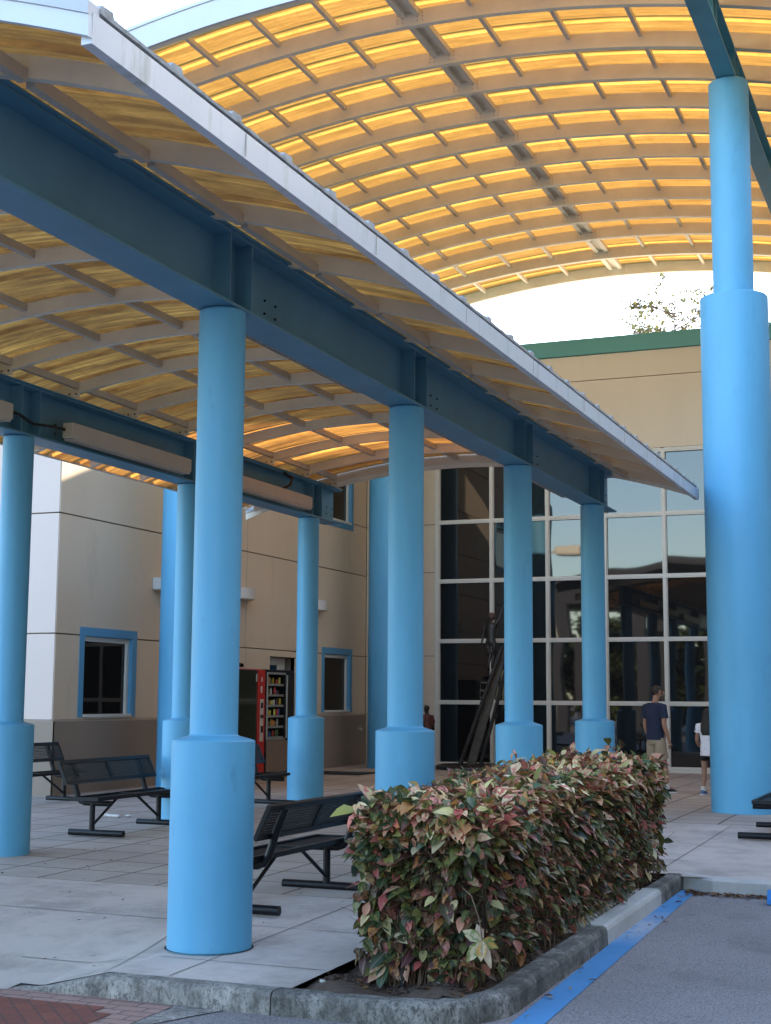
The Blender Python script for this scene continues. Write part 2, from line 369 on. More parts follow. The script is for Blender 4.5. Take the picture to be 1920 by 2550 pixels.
kerb('kerb',[(x,7.64) for x in lin(-5.6,-3.79,16)],.15,M['kerb_mid'],k_top,k_bot)
arc=[(-3.12+.62*sin(a),8.26-.62*cos(a)) for a in lin(0,pi/2,10)]
kerb('kerb',[(x,7.64) for x in lin(-3.78,-3.12,4)[:-1]]+arc+[(-2.5,y) for y in lin(8.4,10.5,5)],.15,M['kerb_dark'],k_top,k_bot)
kerb('kerb',[(-2.5,y) for y in lin(10.505,12.47,6)],.155,M['kerb_pale'],lambda x,y:k_top(x,y)+.006,k_bot)
kerb('kerb',[(-2.5,y) for y in lin(12.475,13.55,4)],.15,M['kerb_dark'],k_top,k_bot)
kerb('kerb',[(x,13.30) for x in lin(30,-2.1,12)][::-1],.1,M['kerb_pale'],k_top,k_bot) if False else None
b=MB(); 
far=[(-2.495,13.5)]+[(-2.2+.0*a,13.32) for a in (0,)]+[(x,13.27) for x in (-1.7,2,30)]
for (x0,y0),(x1,y1) in zip(far[:-1],far[1:]):
    b.add([(x0,y0,rz_(13)-.1),(x1,y1,rz_(13)-.1),(x1,y1,gz(x1,y1)-.02),(x0,y0,gz(x0,y0)-.02),(x1,y1+.03,gz(x1,y1)+.002),(x0,y0+.03,gz(x0,y0)+.002),(x1,y1+.16,gz(x1,y1)+.003),(x0,y0+.16,gz(x0,y0)+.003)],[(0,1,2,3),(3,2,4,5),(5,4,6,7)])
tag(b.build('kerb',M['kerb_pale']),kind='structure')

# planter bed
def soilz(x,y): return gz(x,y)-.035+.035*sin(x*9+y*3)*sin(y*5.3)+.03*(clampf((x+3.7)/.3)*clampf((-2.6-x)/.3))
b=sheet(lin(-3.725,-2.62,22),lin(7.75,13.5,100),soilz)
# trim to the rounded corner
keep=[]
for f in b.f:
    cx=sum(b.v[i][0] for i in f)/4; cy=sum(b.v[i][1] for i in f)/4
    if cx>-3.12 and cy<8.26 and (cx+3.12)**2+(cy-8.26)**2>.53**2: continue
    keep.append(f)
b.f=keep; b.s=[True]*len(keep)
tag(b.build('planter_soil',M['soil']),kind='structure')
rng=random.Random(3)
def pebbles(name,spots,n,m,r0,r1,label):
    b=MB()
    for _ in range(n):
        cx,cy,sx,sy=rng.choice(spots); x=rng.gauss(cx,sx); y=rng.gauss(cy,sy)
        if not(-3.7<x<-2.67 and 8.0<y<13.45): continue
        r=rng.uniform(r0,r1); b.ball((x,y,soilz(x,y)+r*.3),r,rng.uniform(.7,1.3),rng.uniform(.7,1.3),rng.uniform(.5,.9),6,4)
    b.s=[False]*len(b.s)
    return tag(b.build(name,m),label,name,kind='stuff')
pebbles('gravel',[(-2.72,11.2,.04,.25),(-2.74,12.0,.05,.3),(-2.74,10.6,.04,.15)],420,M['gravel'],.012,.03,'pale crushed stone along the newer kerb section')
pebbles('mulch_chips',[(-3.2,8.1,.3,.12),(-2.75,9,.06,.7),(-2.75,12.8,.05,.4),(-3.1,8.0,.4,.08)],700,paint('bark_chips',(.045,.028,.02),.9,.5,20),.008,.022,'dark bark chips on the planting bed')
pebbles('pale_pebbles',[(-3.3,7.98,.25,.05),(-3.0,8.1,.2,.08)],9,M['gravel'],.014,.026,'few white pebbles lying on dark soil')

# ------------------------------------------------------------------ walkway canopy
XF,XR,XC=-4.775,-9.15,-6.96
Y1,S=8.70,3.6
ZB,ZT=2.715,3.245       # beam underside / top
def azS(x, base=3.51): return base-(x-XC)**2/(2*10.0)
EXR,EXL=-3.40,-10.56
def arc_bar(b, fz, x0, x1, y0, y1, h, n=28):
    secs=[]
    for x in lin(x0,x1,n):
        z=fz(x); secs.append([(x,y0,z),(x,y1,z),(x,y1,z+h),(x,y0,z+h)])
    b.sweep(secs)
walk=empty('walkway_canopy',(XC,12.3,-1.58))
tag(walk,'low barrel roofed walkway canopy on slim blue columns with a white gutter edge','canopy')
def round_column(name,x,y,zt,r1,r2,zl,parent,m):
    zb=gz(x,y)-.06
    b=MB(); b.lathe([(r1,zb),(r1,zl),(r1-.008,zl+.008),(r2+.010,zl+.036),(r2,zl+.046),(r2,zt-.012),(r2-.012,zt),(0,zt)],(x,y,0),56)
    return b.build(name,m,parent)
ring=paint('ring_gap',(.02,.02,.02),.9,.1,3)
for i in range(-1,4):
    round_column('column',XF,Y1+S*i,ZB-.004,.283 if i<1 else .270,.164,-.29,walk,M['column_dirt'] if i==0 else M['column'])
for i in range(0,4):
    round_column('column',XR,Y1+S*i,ZB-.004,.270,.160,-.29,walk,M['column'])
b=MB(); b.lathe([(.283,.001),(.298,.001)],(XF,Y1,gz(XF,Y1)+.004),56); b.build('base_joint',ring,walk)
def ibeam(x,y0,y1,zb,zt,hw,name,parent,colys,half=.16):
    b=MB(); tf=.022
    b.box(x-hw,x+hw,y0,y1,zb,zb+tf); b.box(x-hw,x+hw,y0,y1,zt-tf,zt); b.box(x-.008,x+.008,y0,y1,zb+tf,zt-tf)
    b.box(x-hw-.03,x+hw+.03,y0+.02,y1-.02,zt,zt+.014)
    for y in colys:
        for dy in (-half,half):
            for sx in (-1,1):
                s=MB(); s.box(*sorted((x+sx*.008,x+sx*(hw-.006))),y+dy-.007,y+dy+.007,zb+tf,zt-tf)
                s.build('stiffener',M['beam'],parent)
        b.mi=1
        for u in (.62,.80):
            for z in (zb+.14,zb+.24):
                for sx in (-1,1):
                    b.tube([(x+sx*.006,y+u,z),(x+sx*.02,y+u,z)],.010,8)
    return b.build(name,[M['beam'],M['black']],parent,.003)
BY0,BY1=4.95,20.38
ibeam(XF,BY0,BY1,ZB,ZT,.15,'beam',walk,[Y1+S*i for i in range(4)])
ibeam(XR,BY0,BY1,ZB,ZT,.15,'beam',walk,[Y1+S*i for i in range(4)])
RH=.125
RY=[5.86+1.2*k for k in range(12)]+[20.05]
for y in RY:
    b=MB(); arc_bar(b,azS,EXL+.20,EXR-.045,y-.03,y+.03,RH)
    b.box(XR+.1,XR+.24,y-.055,y-.032,ZT+.015,ZT+.10)
    b.box(XF-.05,XF+.12,y+.032,y+.055,ZT+.015,ZT+.07)
    b.mi=1
    for xx in (XR+.125,XR+.21): b.tube([(xx,y-.055,ZT+.055),(xx,y-.068,ZT+.055)],.009,8)
    b.build('rib',[M['rib'],M['black']],walk)
PX=[-10.1,-8.95,-7.9,-6.96,-6.0,-4.95,-4.40]
for x in PX:
    b=MB(); z=azS(x)+(RH-.075 if x<-4.6 else -.03)
    for ya,yb in zip([5.02]+RY,RY):
        if yb-ya<.2: continue
        b.box(x-.028,x+.028,ya+.031,yb-.031,z,z+.072)
    b.build('purlin',M['purlin'],walk)
# sheeting: ridges run with the arch, sheets lap every 0.6 m
def sheet_roof(fz, x0, x1, y0, y1, pitch, amp, name, m, parent, nx=40, lap=.012, fine=True):
    b=MB(); ys=[]; y=y0; k=0
    prof=[(0,0),(.05,amp),(.17,amp),(.22,0),(.4,0),(.6,0),(.8,0),(.99,0)]
    while y<y1:
        for u,a in prof:
            yy=y+u*pitch
            if yy<=y1: ys.append((yy,a))
        y+=pitch; k+=1
    xs=lin(x0,x1,nx); n=len(xs)
    b.add([(x,yy,fz(x)+a) for yy,a in ys for x in xs],[(j*n+i,j*n+i+1,(j+1)*n+i+1,(j+1)*n+i) for j in range(len(ys)-1) for i in range(n-1)],False)
    return b.build(name,m,parent)
SY0,SY1=5.0,20.12
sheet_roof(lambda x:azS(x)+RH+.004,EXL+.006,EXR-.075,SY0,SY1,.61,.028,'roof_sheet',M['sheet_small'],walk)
# gutter fascias along both eaves and the arched end trims
def fz_eave(x): return azS(x)
zE=2.822
for sx,ex in ((1,EXR),(-1,EXL)):
    zE=2.822; b=MB(); pr=[(ex-sx*.055,zE-.012),(ex,zE-.012),(ex+sx*.003,zE+.128),(ex-sx*.012,zE+.136),(ex-sx*.055,zE+.136)]
    if sx<0: pr=[(ex+.012,azS(ex)+RH-.004),(ex-.008,azS(ex)+RH-.012),(ex-.008,azS(ex)+RH+.028),(ex+.012,azS(ex)+RH+.034)]
    b.sweep([[(x,y,z) for x,z in pr] for y in (SY0-.03,SY1+.02)])
    if sx>0:
        b.mi=1
        for y in lin(6.4,19.0,7): b.box(ex+.0025,ex+.0065,y-.002,y+.002,zE,zE+.127)
    b.build('eave_fascia',[M['fascia'],M['purlin']] if sx>0 else M['rib'],walk)
    if sx<0: continue
    fl=MB(); pr=[(ex-sx*.11,zE+.165),(ex+sx*.004,zE+.146),(ex+sx*.006,zE+.164),(ex-sx*.11,zE+.215)]
    if sx<0: pr=pr[::-1]
    yy=SY0+.02; secs=[]
    lr0=random.Random(8)
    while yy<SY1: secs.append([(x,yy,z+lr0.uniform(-.003,.003)) for x,z in pr]); yy+=.12
    fl.sweep(secs); fl.build('eave_flashing',M['flash'],walk)
    yy=SY0+.08
    while yy<SY1:                               # raised lap end of each sheet over the gutter
        lb=MB(); x0,x1=ex-sx*.18,ex+sx*.0; z=zE+.168
        q=[(yy-.06,z),(yy-.04,z+.026),(yy+.045,z+.032),(yy+.06,z)]
        lb.sweep([[(x0,y,zz+.025) for y,zz in q],[(x1,y,zz) for y,zz in q]] if sx>0 else [[(x1,y,zz) for y,zz in q],[(x0,y,zz+.025) for y,zz in q]])
        lb.build('sheet_lap',M['flash'],walk)
        yy+=.61
for yy,nm in ((SY0-.03,'end_fascia'),(SY1+.02,'end_fascia')):
    b=MB(); y0,y1=(yy-.03,yy) if yy<10 else (yy,yy+.03)
    arc_bar(b,lambda x:azS(x)-.045,EXL,EXR-.0,y0,y1,.098,40)
    b2=MB(); arc_bar(b2,lambda x:azS(x)+.054,EXL,EXR,y0-.010,y1+.05 if yy<10 else y1+.012,.062,40)
    o=b.build(nm,M['fascia'] if yy<10 else M['rib'],walk); b2.build('end_cap_flashing',M['fascia_big'],walk)

# ------------------------------------------------------------------ entrance canopy
BXR,BXL,BXC=-2.86,-11.60,-7.2
BY=[20.25,28.95]
def azB(x): return 9.83-(x-BXC)**2/(2*20.2)
ent=empty('entrance_canopy',(BXC,24.6,-1.49))
tag(ent,'tall vaulted entrance canopy with glowing amber sheeting, tan arched ribs and thick blue columns','canopy')
ZBT=azB(BXR)-.004; ZBB=ZBT-.44
for x in (BXR,BXL):
    for y in BY:
        b=MB(); zb=gz(x,y)-.06
        b.lathe([(.475,zb),(.475,5.68),(.463,5.70),(.30,5.72),(.285,5.74),(.285,ZBB-.02),(.27,ZBB-.005),(0,ZBB-.005)],(x,y,0),64)
        b.build('column',M['column'],ent)
    b=MB(); y0,y1=17.3,32.1; hw=.14
    b.box(x-hw,x+hw,y0,y1,ZBB,ZBB+.025); b.box(x-hw,x+hw,y0,y1,ZBT-.025,ZBT); b.box(x-.009,x+.009,y0,y1,ZBB+.025,ZBT-.025)
    for y in BY+[y0+1,24.6]:
        for dy in (-.16,.16): b.box(x-hw+.01,x+hw-.01,y+dy-.008,y+dy+.008,ZBB+.025,ZBT-.025)
    b.build('beam',M['beam_big'] if 'beam_big' in M else paint('teal_blue_steel_light',(.075,.25,.34),.45,.1,2,.03),ent,.003)
RB=[17.32,18.66]+[20.05+1.15*k for k in range(9)]+[30.68,32.05]
EBR,EBL=-1.15,-13.25
RBH=.24
spl=[]
for i,y in enumerate(RB):
    b=MB()
    secs=[]                                  # channel section: web facing the camera, flanges behind
    for x in lin(EBL,EBR,48):
        z=azB(x); secs.append([(x,y-.05,z),(x,y+.05,z),(x,y+.05,z+RBH),(x,y-.05,z+RBH)])
    b.sweep(secs); b.mi=1
    for dx in (-.20,-.12,.12,.20):
        for dz in (.06,.12,.18):
            b.tube([(BXC+dx,y-.05,azB(BXC)+dz),(BXC+dx,y-.062,azB(BXC)+dz)],.011,6)
    b.build('rib',[M['rib'],M['purlin']],ent)
for x in (-12.45,-11.4,-10.4,-9.35,-8.35,-6.25,-5.17,-4.08,-3.05,-2.0):
    b=MB(); z=azB(x)+RBH-.085
    for ya,yb in zip(RB[:-1],RB[1:]): b.box(x-.03,x+.03,ya+.051,yb-.051,z,z+.08)
    b.build('purlin',M['purlin_big'],ent)
b=MB(); z=azB(BXC)+RBH-.10
for ya,yb in zip(RB[:-1],RB[1:]):
    for dx in (-.11,.11): b.box(BXC+dx-.045,BXC+dx+.045,ya+.051,yb-.051,z,z+.095)
    b.box(BXC-.06,BXC+.06,ya+.052,yb-.052,z+.06,z+.08)
b.build('crown_purlin',M['purlin_big'],ent)
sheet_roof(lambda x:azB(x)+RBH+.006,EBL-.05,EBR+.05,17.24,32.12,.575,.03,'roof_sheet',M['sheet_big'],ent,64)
b=MB(); arc_bar(b,lambda x:azB(x)-.02,EBL-.05,EBR+.05,17.19,17.24,.36,56); b.build('end_fascia',M['fascia_big'],ent)
b=MB(); arc_bar(b,lambda x:azB(x)+.342,EBL-.05,EBR+.05,17.17,17.34,.05,56); b.build('end_cap_flashing',M['fascia_big'],ent)
b=MB(); arc_bar(b,lambda x:azB(x)+.19,EBL-.05,EBR+.05,32.11,32.14,.14,56); b.build('end_trim',M['rib'],ent)
for sx,ex in ((1,EBR),(-1,EBL)):
    b=MB(); zz=azB(ex); b.box(*sorted((ex,ex+sx*.05)),17.2,32.1,zz-.02,zz+.25); b.build('eave_fascia',M['fascia_big'],ent)

# ------------------------------------------------------------------ building
YF,XW=30.45,-12.80
ZTOP=7.97
bld=empty('school_building',(-12.8,30.45,-1.48))
tag(bld,'beige two storey building with teal parapet and a tall window wall','building')
def panels(us, vs, holes, plane, a0, a1, gap=.011):
    """panel wall: cells of a u/v grid as boxes with open joints between, minus holes"""
    b=MB()
    for u0,u1 in zip(us[:-1],us[1:]):
        for v0,v1 in zip(vs[:-1],vs[1:]):
            U0,U1,V0,V1=u0+gap,u1-gap,v0+gap,v1-gap
            hs=[h for h in holes if h[0]<U1 and h[1]>U0 and h[2]<V1 and h[3]>V0]
            gu=sorted({U0,U1,*[clampf(x,U0,U1) for h in hs for x in h[:2]]}); gv=sorted({V0,V1,*[clampf(x,V0,V1) for h in hs for x in h[2:]]})
            for p0,p1 in zip(gu[:-1],gu[1:]):
                for q0,q1 in zip(gv[:-1],gv[1:]):
                    cu,cv=(p0+p1)/2,(q0+q1)/2
                    if any(h[0]<cu<h[1] and h[2]<cv<h[3] for h in hs): continue
                    if plane=='x': b.box(a0,a1,p0,p1,q0,q1)
                    else: b.box(p0,p1,a0,a1,q0,q1)
    return b
VZ=[-.35,.96,2.81,3.94,5.2,6.4,7.6]
W1=(19.07,20.47,-.31,.96); W2=(28.15,29.52,-.29,.97); W3=(28.15,29.52,3.90,5.06); W4=(19.07,20.47,3.90,5.06)
DR=(25.55,26.75,-1.6,.83)
panels([18.30,24.5,30.44],VZ,[W1,W2,W3,W4,DR],'x',XW-.12,XW).build('side_wall',M['wall'],bld)
bk=MB()
for y0,y1,z0,z1 in ((18.34,19.07,-1.6,7.6),(20.47,25.55,-1.6,7.6),(26.75,28.15,-1.6,7.6),(29.52,30.5,-1.6,7.6),(19.07,20.47,-1.6,-.31),(19.07,20.47,.96,3.9),(19.07,20.47,5.06,7.6),(25.55,26.75,.83,7.6),(28.15,29.52,-1.6,-.29),(28.15,29.52,.97,3.9),(28.15,29.52,5.06,7.6)):
    bk.box(XW-.5,XW-.035,y0,y1,z0,z1)
bk.build('joint_backing',M['wallgap'],bld)
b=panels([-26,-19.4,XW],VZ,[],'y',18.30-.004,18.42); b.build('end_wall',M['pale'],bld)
b=MB(); b.box(-26,XW-.13,18.33,18.6,-1.6,7.6); b.build('joint_backing',M['wallgap'],bld)
# brown base band, slightly proud, splayed top
def band(b,pts,nrm,th,zt):
    (x0,y0),(x1,y1)=pts; nx,ny=nrm
    pr=[(0,-1.7),(th,-1.7),(th,zt-.035),(.0,zt)]
    b.sweep([[(x+nx*u,y+ny*u,z) for u,z in pr] for x,y in ((x0,y0),(x1,y1))])
b=MB(); band(b,((XW,18.26),(XW,25.54)),(1,0),.04,-.335); band(b,((XW,26.76),(XW,30.40)),(1,0),.04,-.335)
band(b,((-26,18.296),(XW+.04,18.296)),(0,-1),.04,-.335); b.build('base_band',M['wains'],bld)
# facade
GX0=-11.05; BAY=1.29; NG=11; GX1=GX0+BAY*NG
GROW=[-1.42,-.06,1.30,2.645,3.985,5.37]
panels([XW+.002,GX0-.06],[-1.6,-.35,.97,2.86,3.95,5.22,5.42],[],'y',YF,YF+.12,.008).build('facade_wall',M['wall'],bld)
panels([XW+.002,-5.0,3.2],[5.42,7.02,7.6],[],'y',YF-.02,YF+.12,.008).build('facade_wall',M['wall'],bld)
panels([3.2,4.98],[-1.6,.97,2.86,5.42,7.02,7.6],[],'y',YF-.02,YF+.12,.008).build('facade_wall',M['wall'],bld)
b=MB(); b.box(XW-.02,3.18,YF+.14,YF+.4,5.40,7.6); b.box(XW-.02,GX0-.07,YF+.03,YF+.4,-1.6,5.42); b.box(3.2,4.98,YF+.03,YF+.4,-1.6,7.6); b.build('joint_backing',M['wallgap'],bld)
b=MB(); b.box(-26,XW-.55,18.65,44,-1.6,7.55); b.box(XW-.02,3.2,YF+.5,44,-1.6,7.55); b.box(3.21,70,YF+.5,44,-1.6,7.55); b.build('building_core',M['wall'],bld)  # unseen right-hand run, stretched far enough to block the sun
b=MB()
b.box(XW-.05,3.25,YF-.07,YF+.55,7.6,ZTOP); b.box(XW-.45,XW+.05,18.2,YF-.08,7.6,ZTOP); b.box(-26.05,XW-.46,18.2,18.7,7.6,ZTOP); b.box(3.255,70.1,YF-.068,YF+.55,7.6,ZTOP-.01)
b.build('parapet_coping',M['coping'],bld,.01)
# unseen right-hand wing, added to keep sun and sky light off the court
panels(lin(-14,30.2,8),[-2.2,.97,2.86,5.2,7.6,10.9],[],'x',5.0,5.12,.008).build('side_wall',M['wall'],bld)
b=MB(); b.box(-1.2,1.5,YF+.2,36,ZTOP+.005,11.3); b.box(1.51,26,YF+.2,36,ZTOP+.005,13.5); b.box(5.15,26,-14,30.2,-2.2,10.85); b.build('building_core',M['wall'],bld)  # unseen taller blocks behind the facade and wing mass, added to block the sun
b=MB(); b.box(4.9,26.1,-14.1,30.3,10.9,11.3); b.build('parapet_coping',M['coping'],bld,.01)
# curtain wall: one frame, each pane its own sub-part
fr=MB(); yf0,yf1=YF-.045,YF+.07
for k in range(NG+1):
    x=GX0+BAY*k; w=.038 if k else .05
    fr.box(x-w,x+w,yf0,yf1,GROW[0]-.03,GROW[-1]+.03)
    if k<NG:
        fr.box(x+w+.004,x+w+.018,yf0+.02,yf1,GROW[0],GROW[-1])
for z in GROW:
    for k in range(NG):
        x=GX0+BAY*k; w0=.038 if k else .05
        fr.box(x+w0,x+BAY-.038,yf0+.003,yf1,z-.046,z+.046)
        fr.box(x+w0,x+BAY-.038,yf0-.006,yf0+.002,z-.012,z+.014)
fr.box(GX0-.05,GX1+.05,yf0-.03,yf1,-1.55,GROW[0]-.047)
cw=fr.build('window_wall',M['alum'],bld)
prng=random.Random(11)
for i in range(NG):
    for j in range(5):
        x0=GX0+BAY*i+.06; x1=GX0+BAY*(i+1)-.04; z0=GROW[j]+.05; z1=GROW[j+1]-.05; n=10
        ph=prng.uniform(0,6); am=prng.uniform(.0003,.0014); tl=prng.uniform(-.0025,.0025); th=prng.uniform(-.0025,.0025)
        p=MB(); xs=lin(x0,x1,n); zs=lin(z0,z1,n)
        # slightly bowed and tilted pane, as insulated units are
        p.add([(x,YF+.02+am*sin(pi*(x-x0)/(x1-x0))*sin(pi*(z-z0)/(z1-z0))+tl*(x-x0)+th*(z-z0),z) for z in zs for x in xs],
              [(a*(n+1)+c,a*(n+1)+c+1,(a+1)*(n+1)+c+1,(a+1)*(n+1)+c) for a in range(n) for c in range(n)],True)
        po=p.build('pane',M['glass'],cw)
b=MB(); b.box(GX0,GX1,YF+.06,YF+.1,GROW[0],GROW[-1]); b.build('interior_blackout',M['rubber'],bld)
# punched windows in the side wall
def punched(h, top=True, bottom=False, sill_w=True):
    y0,y1,z0,z1=h; d=.13; X=XW
    t=MB(); pr=.012
    t.box(X+.001,X+pr,y0-d,y0,z0 if not bottom else z0-d,z1+d); t.box(X+.001,X+pr,y1,y1+d,z0 if not bottom else z0-d,z1+d); t.box(X+.001,X+pr-.001,y0+.0005,y1-.0005,z1,z1+d)
    if bottom: t.box(X+.001,X+pr-.001,y0+.0005,y1-.0005,z0-d,z0)
    t.box(X-.10,X,y1-.012,y1-.001,z0,z1-.012); t.box(X-.10,X,y0+.001,y0+.012,z0,z1-.012); t.box(X-.10,X,y0,y1,z1-.012,z1-.001)
    w=t.build('window',M['trim'],bld)
    f=MB(); X1=X-.05
    f.box(X1-.05,X1,y0+.013,y0+.075,z0,z1-.013); f.box(X1-.05,X1,y1-.075,y1-.013,z0,z1-.013); f.box(X1-.05,X1-.001,y0+.075,y1-.075,z1-.085,z1-.013); f.box(X1-.05,X+.03,y0+.002,y1-.014,z0,z0+.045)
    f.box(X1-.03,X1+.012,y1-.10,y1-.077,z0+.045,z1-.085)
    f.build('frame',M['whiteframe'],w)
    g=MB(); g.box(X1-.045,X1-.035,y0+.07,y1-.07,z0+.04,z1-.08); g.build('pane',M['glass_dark'],w)
punched(W1); punched(W2); punched(W3,bottom=True); punched(W4,bottom=True)
# recessed door behind the vending machines
b=MB(); b.box(XW-.30,XW-.25,25.56,26.74,-1.6,.82); d=b.build('door',M['whiteframe'],bld)
b=MB(); b.box(XW-.249,XW-.24,25.66,26.35,.05,.67); b.build('pane',M['glass_dark'],d)
b=MB(); b.box(XW-.24,XW-.20,26.5,26.54,-.5,-.35); b.build('handle',M['steel'],d)

# wall lights
def sconce(y,rad,ln,z,label):
    root=empty('wall_light',(XW,y,z)); tag(root,label,'wall light','white wall lights on the side wall')
    n=16; b=MB(); secs=[]
    pr=[(0,0)]+[(rad*cos(a)*.75,rad*sin(a)) for a in ()]
    vs=[(.36*sin(a)*rad/.36,ln/2*-cos(a)) for a in lin(0,pi,n)]
    b.sweep([[(x+.001,yy,zz) for x,yy in vs] for zz in (-.1,.1)]); 
    o=b.build('shade',M['white'],root,.006,world=False)
    l=MB(); l.sweep([[(x*.9+.002,yy*.9,zz) for x,yy in vs] for zz in (-.115,-.1005)]); l.build('trim_rim',M['purlin'],root,world=False)
    return root
sconce(24.22,.26,.76,1.97,'white half round wall light on the beige wall, the one seen whole')
sconce(27.62,.26,.66,1.96,'small white wall light peeking out beside the last slim rear column')
sconce(21.42,.30,.72,1.93,'sliver of white wall light at the edge of a thick blue column')
# hose bib
hb=empty('hose_bib',(XW+.04,29.95,-.66)); tag(hb,'small brass hose tap on the brown base band','tap')
MB().tube([(0,0,0),(.07,0,0),(.1,0,-.04)],.014,8).build('spout',M['steel'],hb,world=False); MB().lathe([(0,.055),(.03,.055),(.03,.045),(0,.045)],(.05,0,0),10).build('handle',M['steel'],hb,world=False)

# ------------------------------------------------------------------ light fixtures on the beams
def make_fixture(ln):
    r=empty('beam_light',(0,0,0)); b=MB()
    b.box(-.065,.065,-ln/2,ln/2,-.085,.085); b.build('housing',M['fixture'],r,.012,world=False)
    
    for q in (-1,1):
        e=MB(); e.box(-.062,.062,*sorted((q*(ln/2+.0005),q*(ln/2+.012))),-.08,.08); e.build('end_cap',M['fixture_end'],r,.006,world=False)
    l=MB()
    for i in range(int(ln/.05)):
        y=-ln/2+.03+i*.05; l.box(-.05,.05,y,y+.012,-.105,-.088)
    l.box(-.056,-.050,-ln/2+.02,ln/2-.02,-.108,-.086); l.box(.050,.056,-ln/2+.02,ln/2-.02,-.108,-.086)
    l.build('louvre',M['purlin'],r,world=False)
    g=MB(); g.box(-.048,.048,-ln/2+.02,ln/2-.02,-.0875,-.0862); g.build('diffuser',M['black'],r,world=False)
    return r
f0=make_fixture(2.56)
fx=[(-8.915,14.12,'beige light box on the rear beam, the one seen whole with a cream end cap'),
    (-8.915,17.70,'beige light box on the rear beam above the vending machines, reaching the last rear column'),
    (-8.915,10.50,'beige light box on the rear beam, only its end in view'),
    (-4.995,10.50,'light box with striped louvre behind the front beam, next to the nearest column'),
    (-4.995,14.10,'light box with striped louvre behind the second front column'),
    (-4.995,17.70,'light box with striped louvre behind the front beam, nearest the window wall')]
for i,(x,y,lb) in enumerate(fx):
    o=f0 if i==0 else copy_tree(f0); o.location=(x,y,2.865); tag(o,lb,'light fixture','light boxes along the walkway beams')
# conduits
def cable(name,pts,r,label): tag(MB().tube(pts,r,6).build(name,M['rubber']),label,'cable')
cable('power_cable',[(-8.96,11.78,2.90),(-8.93,12.0,2.88),(-8.98,12.3,2.84),(-8.93,12.6,2.86),(-8.95,12.83,2.87)],.016,'black power cable linking two light boxes across the left column')
cable('power_cable',[(-9.0,18.32,3.22),(-8.86,18.30,3.14),(-8.84,18.2,3.02),(-8.88,18.05,2.95)],.02,'short black cable hanging from a rib to the far light box')

# ------------------------------------------------------------------ benches
def make_bench():
    r=empty('park_bench',(0,0,0)); L=1.0
    def panel(b,p0,p1,th,ny):
        # framed grille spanning p0..p1 (x,z) and -L..L in y
        (xa,za),(xb,zb)=p0,p1; dx,dz=xb-xa,zb-za; ln=sqrt(dx*dx+dz*dz); ux,uz=dx/ln,dz/ln; nx,nz=-uz,ux
        def bar(u0,u1,y0,y1,t):
            q=[(xa+ux*u+nx*s,za+uz*u+nz*s) for u,s in ((u0,-t),(u1,-t),(u1,t),(u0,t))]
            b.add([(x,y0,z) for x,z in q]+[(x,y1,z) for x,z in q],[(0,1,2,3),(7,6,5,4),(0,4,5,1),(1,5,6,2),(2,6,7,3),(3,7,4,0)])
        e=.042
        bar(0,e,-L,L,th); bar(ln-e,ln,-L,L,th); bar(e,ln-e,-L,-L+e,th); bar(e,ln-e,L-e,L,th); bar(e,ln-e,-.03,.03,th*.8)
        n=int((2*L-2*e)/.026)
        for i in range(1,n):
            y=-L+e+(2*L-2*e)*i/n; bar(e,ln-e,y-.0045,y+.0045,.003)
        m=int((ln-2*e)/.022)
        for i in range(1,m):
            u=e+(ln-2*e)*i/m; bar(u-.004,u+.004,-L+e,L-e,.0028)
        return b
    panel(MB(),(-.195,.575),(-.315,.835),.016,0).build('backrest',M['black'],r,world=False)
    s=panel(MB(),(-.15,.425),(.22,.425),.020,0)
    s.build('seat',M['black'],r,world=False)
    for y in (-.75,.75):
        MB().tube([(-.29,y,.04),(.41,y,.04)],.037,14).build('foot',M['black'],r,world=False)
        b=MB(); b.tube([(0,y,.06),(0,y,.37)],.032,12)
        b.tube([(.24,y,.365),(.0,y,.365),(-.10,y,.367),(-.155,y,.385),(-.19,y,.43),(-.215,y,.50),(-.245,y,.60),(-.325,y,.80)],.031,12)
        b.build('leg',M['black'],r,world=False)
    for sy in (-1,1):
        b=MB(); b.tube([(0,sy*.74,.12),(0,sy*.22,.395)],.016,8); b.ball((0,sy*.745,.10),.028); b.build('brace',M['black'],r,world=False)
    return r
bench=make_bench()
bs=[(-5.16,10.70,pi,'black mesh bench seen from behind, between the nearest column and the hedge'),
    (-9.20,14.70,R(1.5),'black mesh bench between two slim rear columns, below the large blue framed window'),
    (-12.2,17.04,0,'black mesh bench against the pale building corner, partly hidden by a slim rear column'),
    (-9.28,17.80,0,'black mesh bench in front of the vending machines, mostly behind the nearest column'),
    (-2.04,17.36,pi,'black mesh bench beside the thickest blue column, only its end in view')]
for i,(x,y,a,lb) in enumerate(bs):
    o=bench if i==0 else copy_tree(bench); o.location=(x,y,gz(x,y)-.003); o.rotation_euler=(0,0,a); tag(o,lb,'bench','black mesh benches under the canopies')

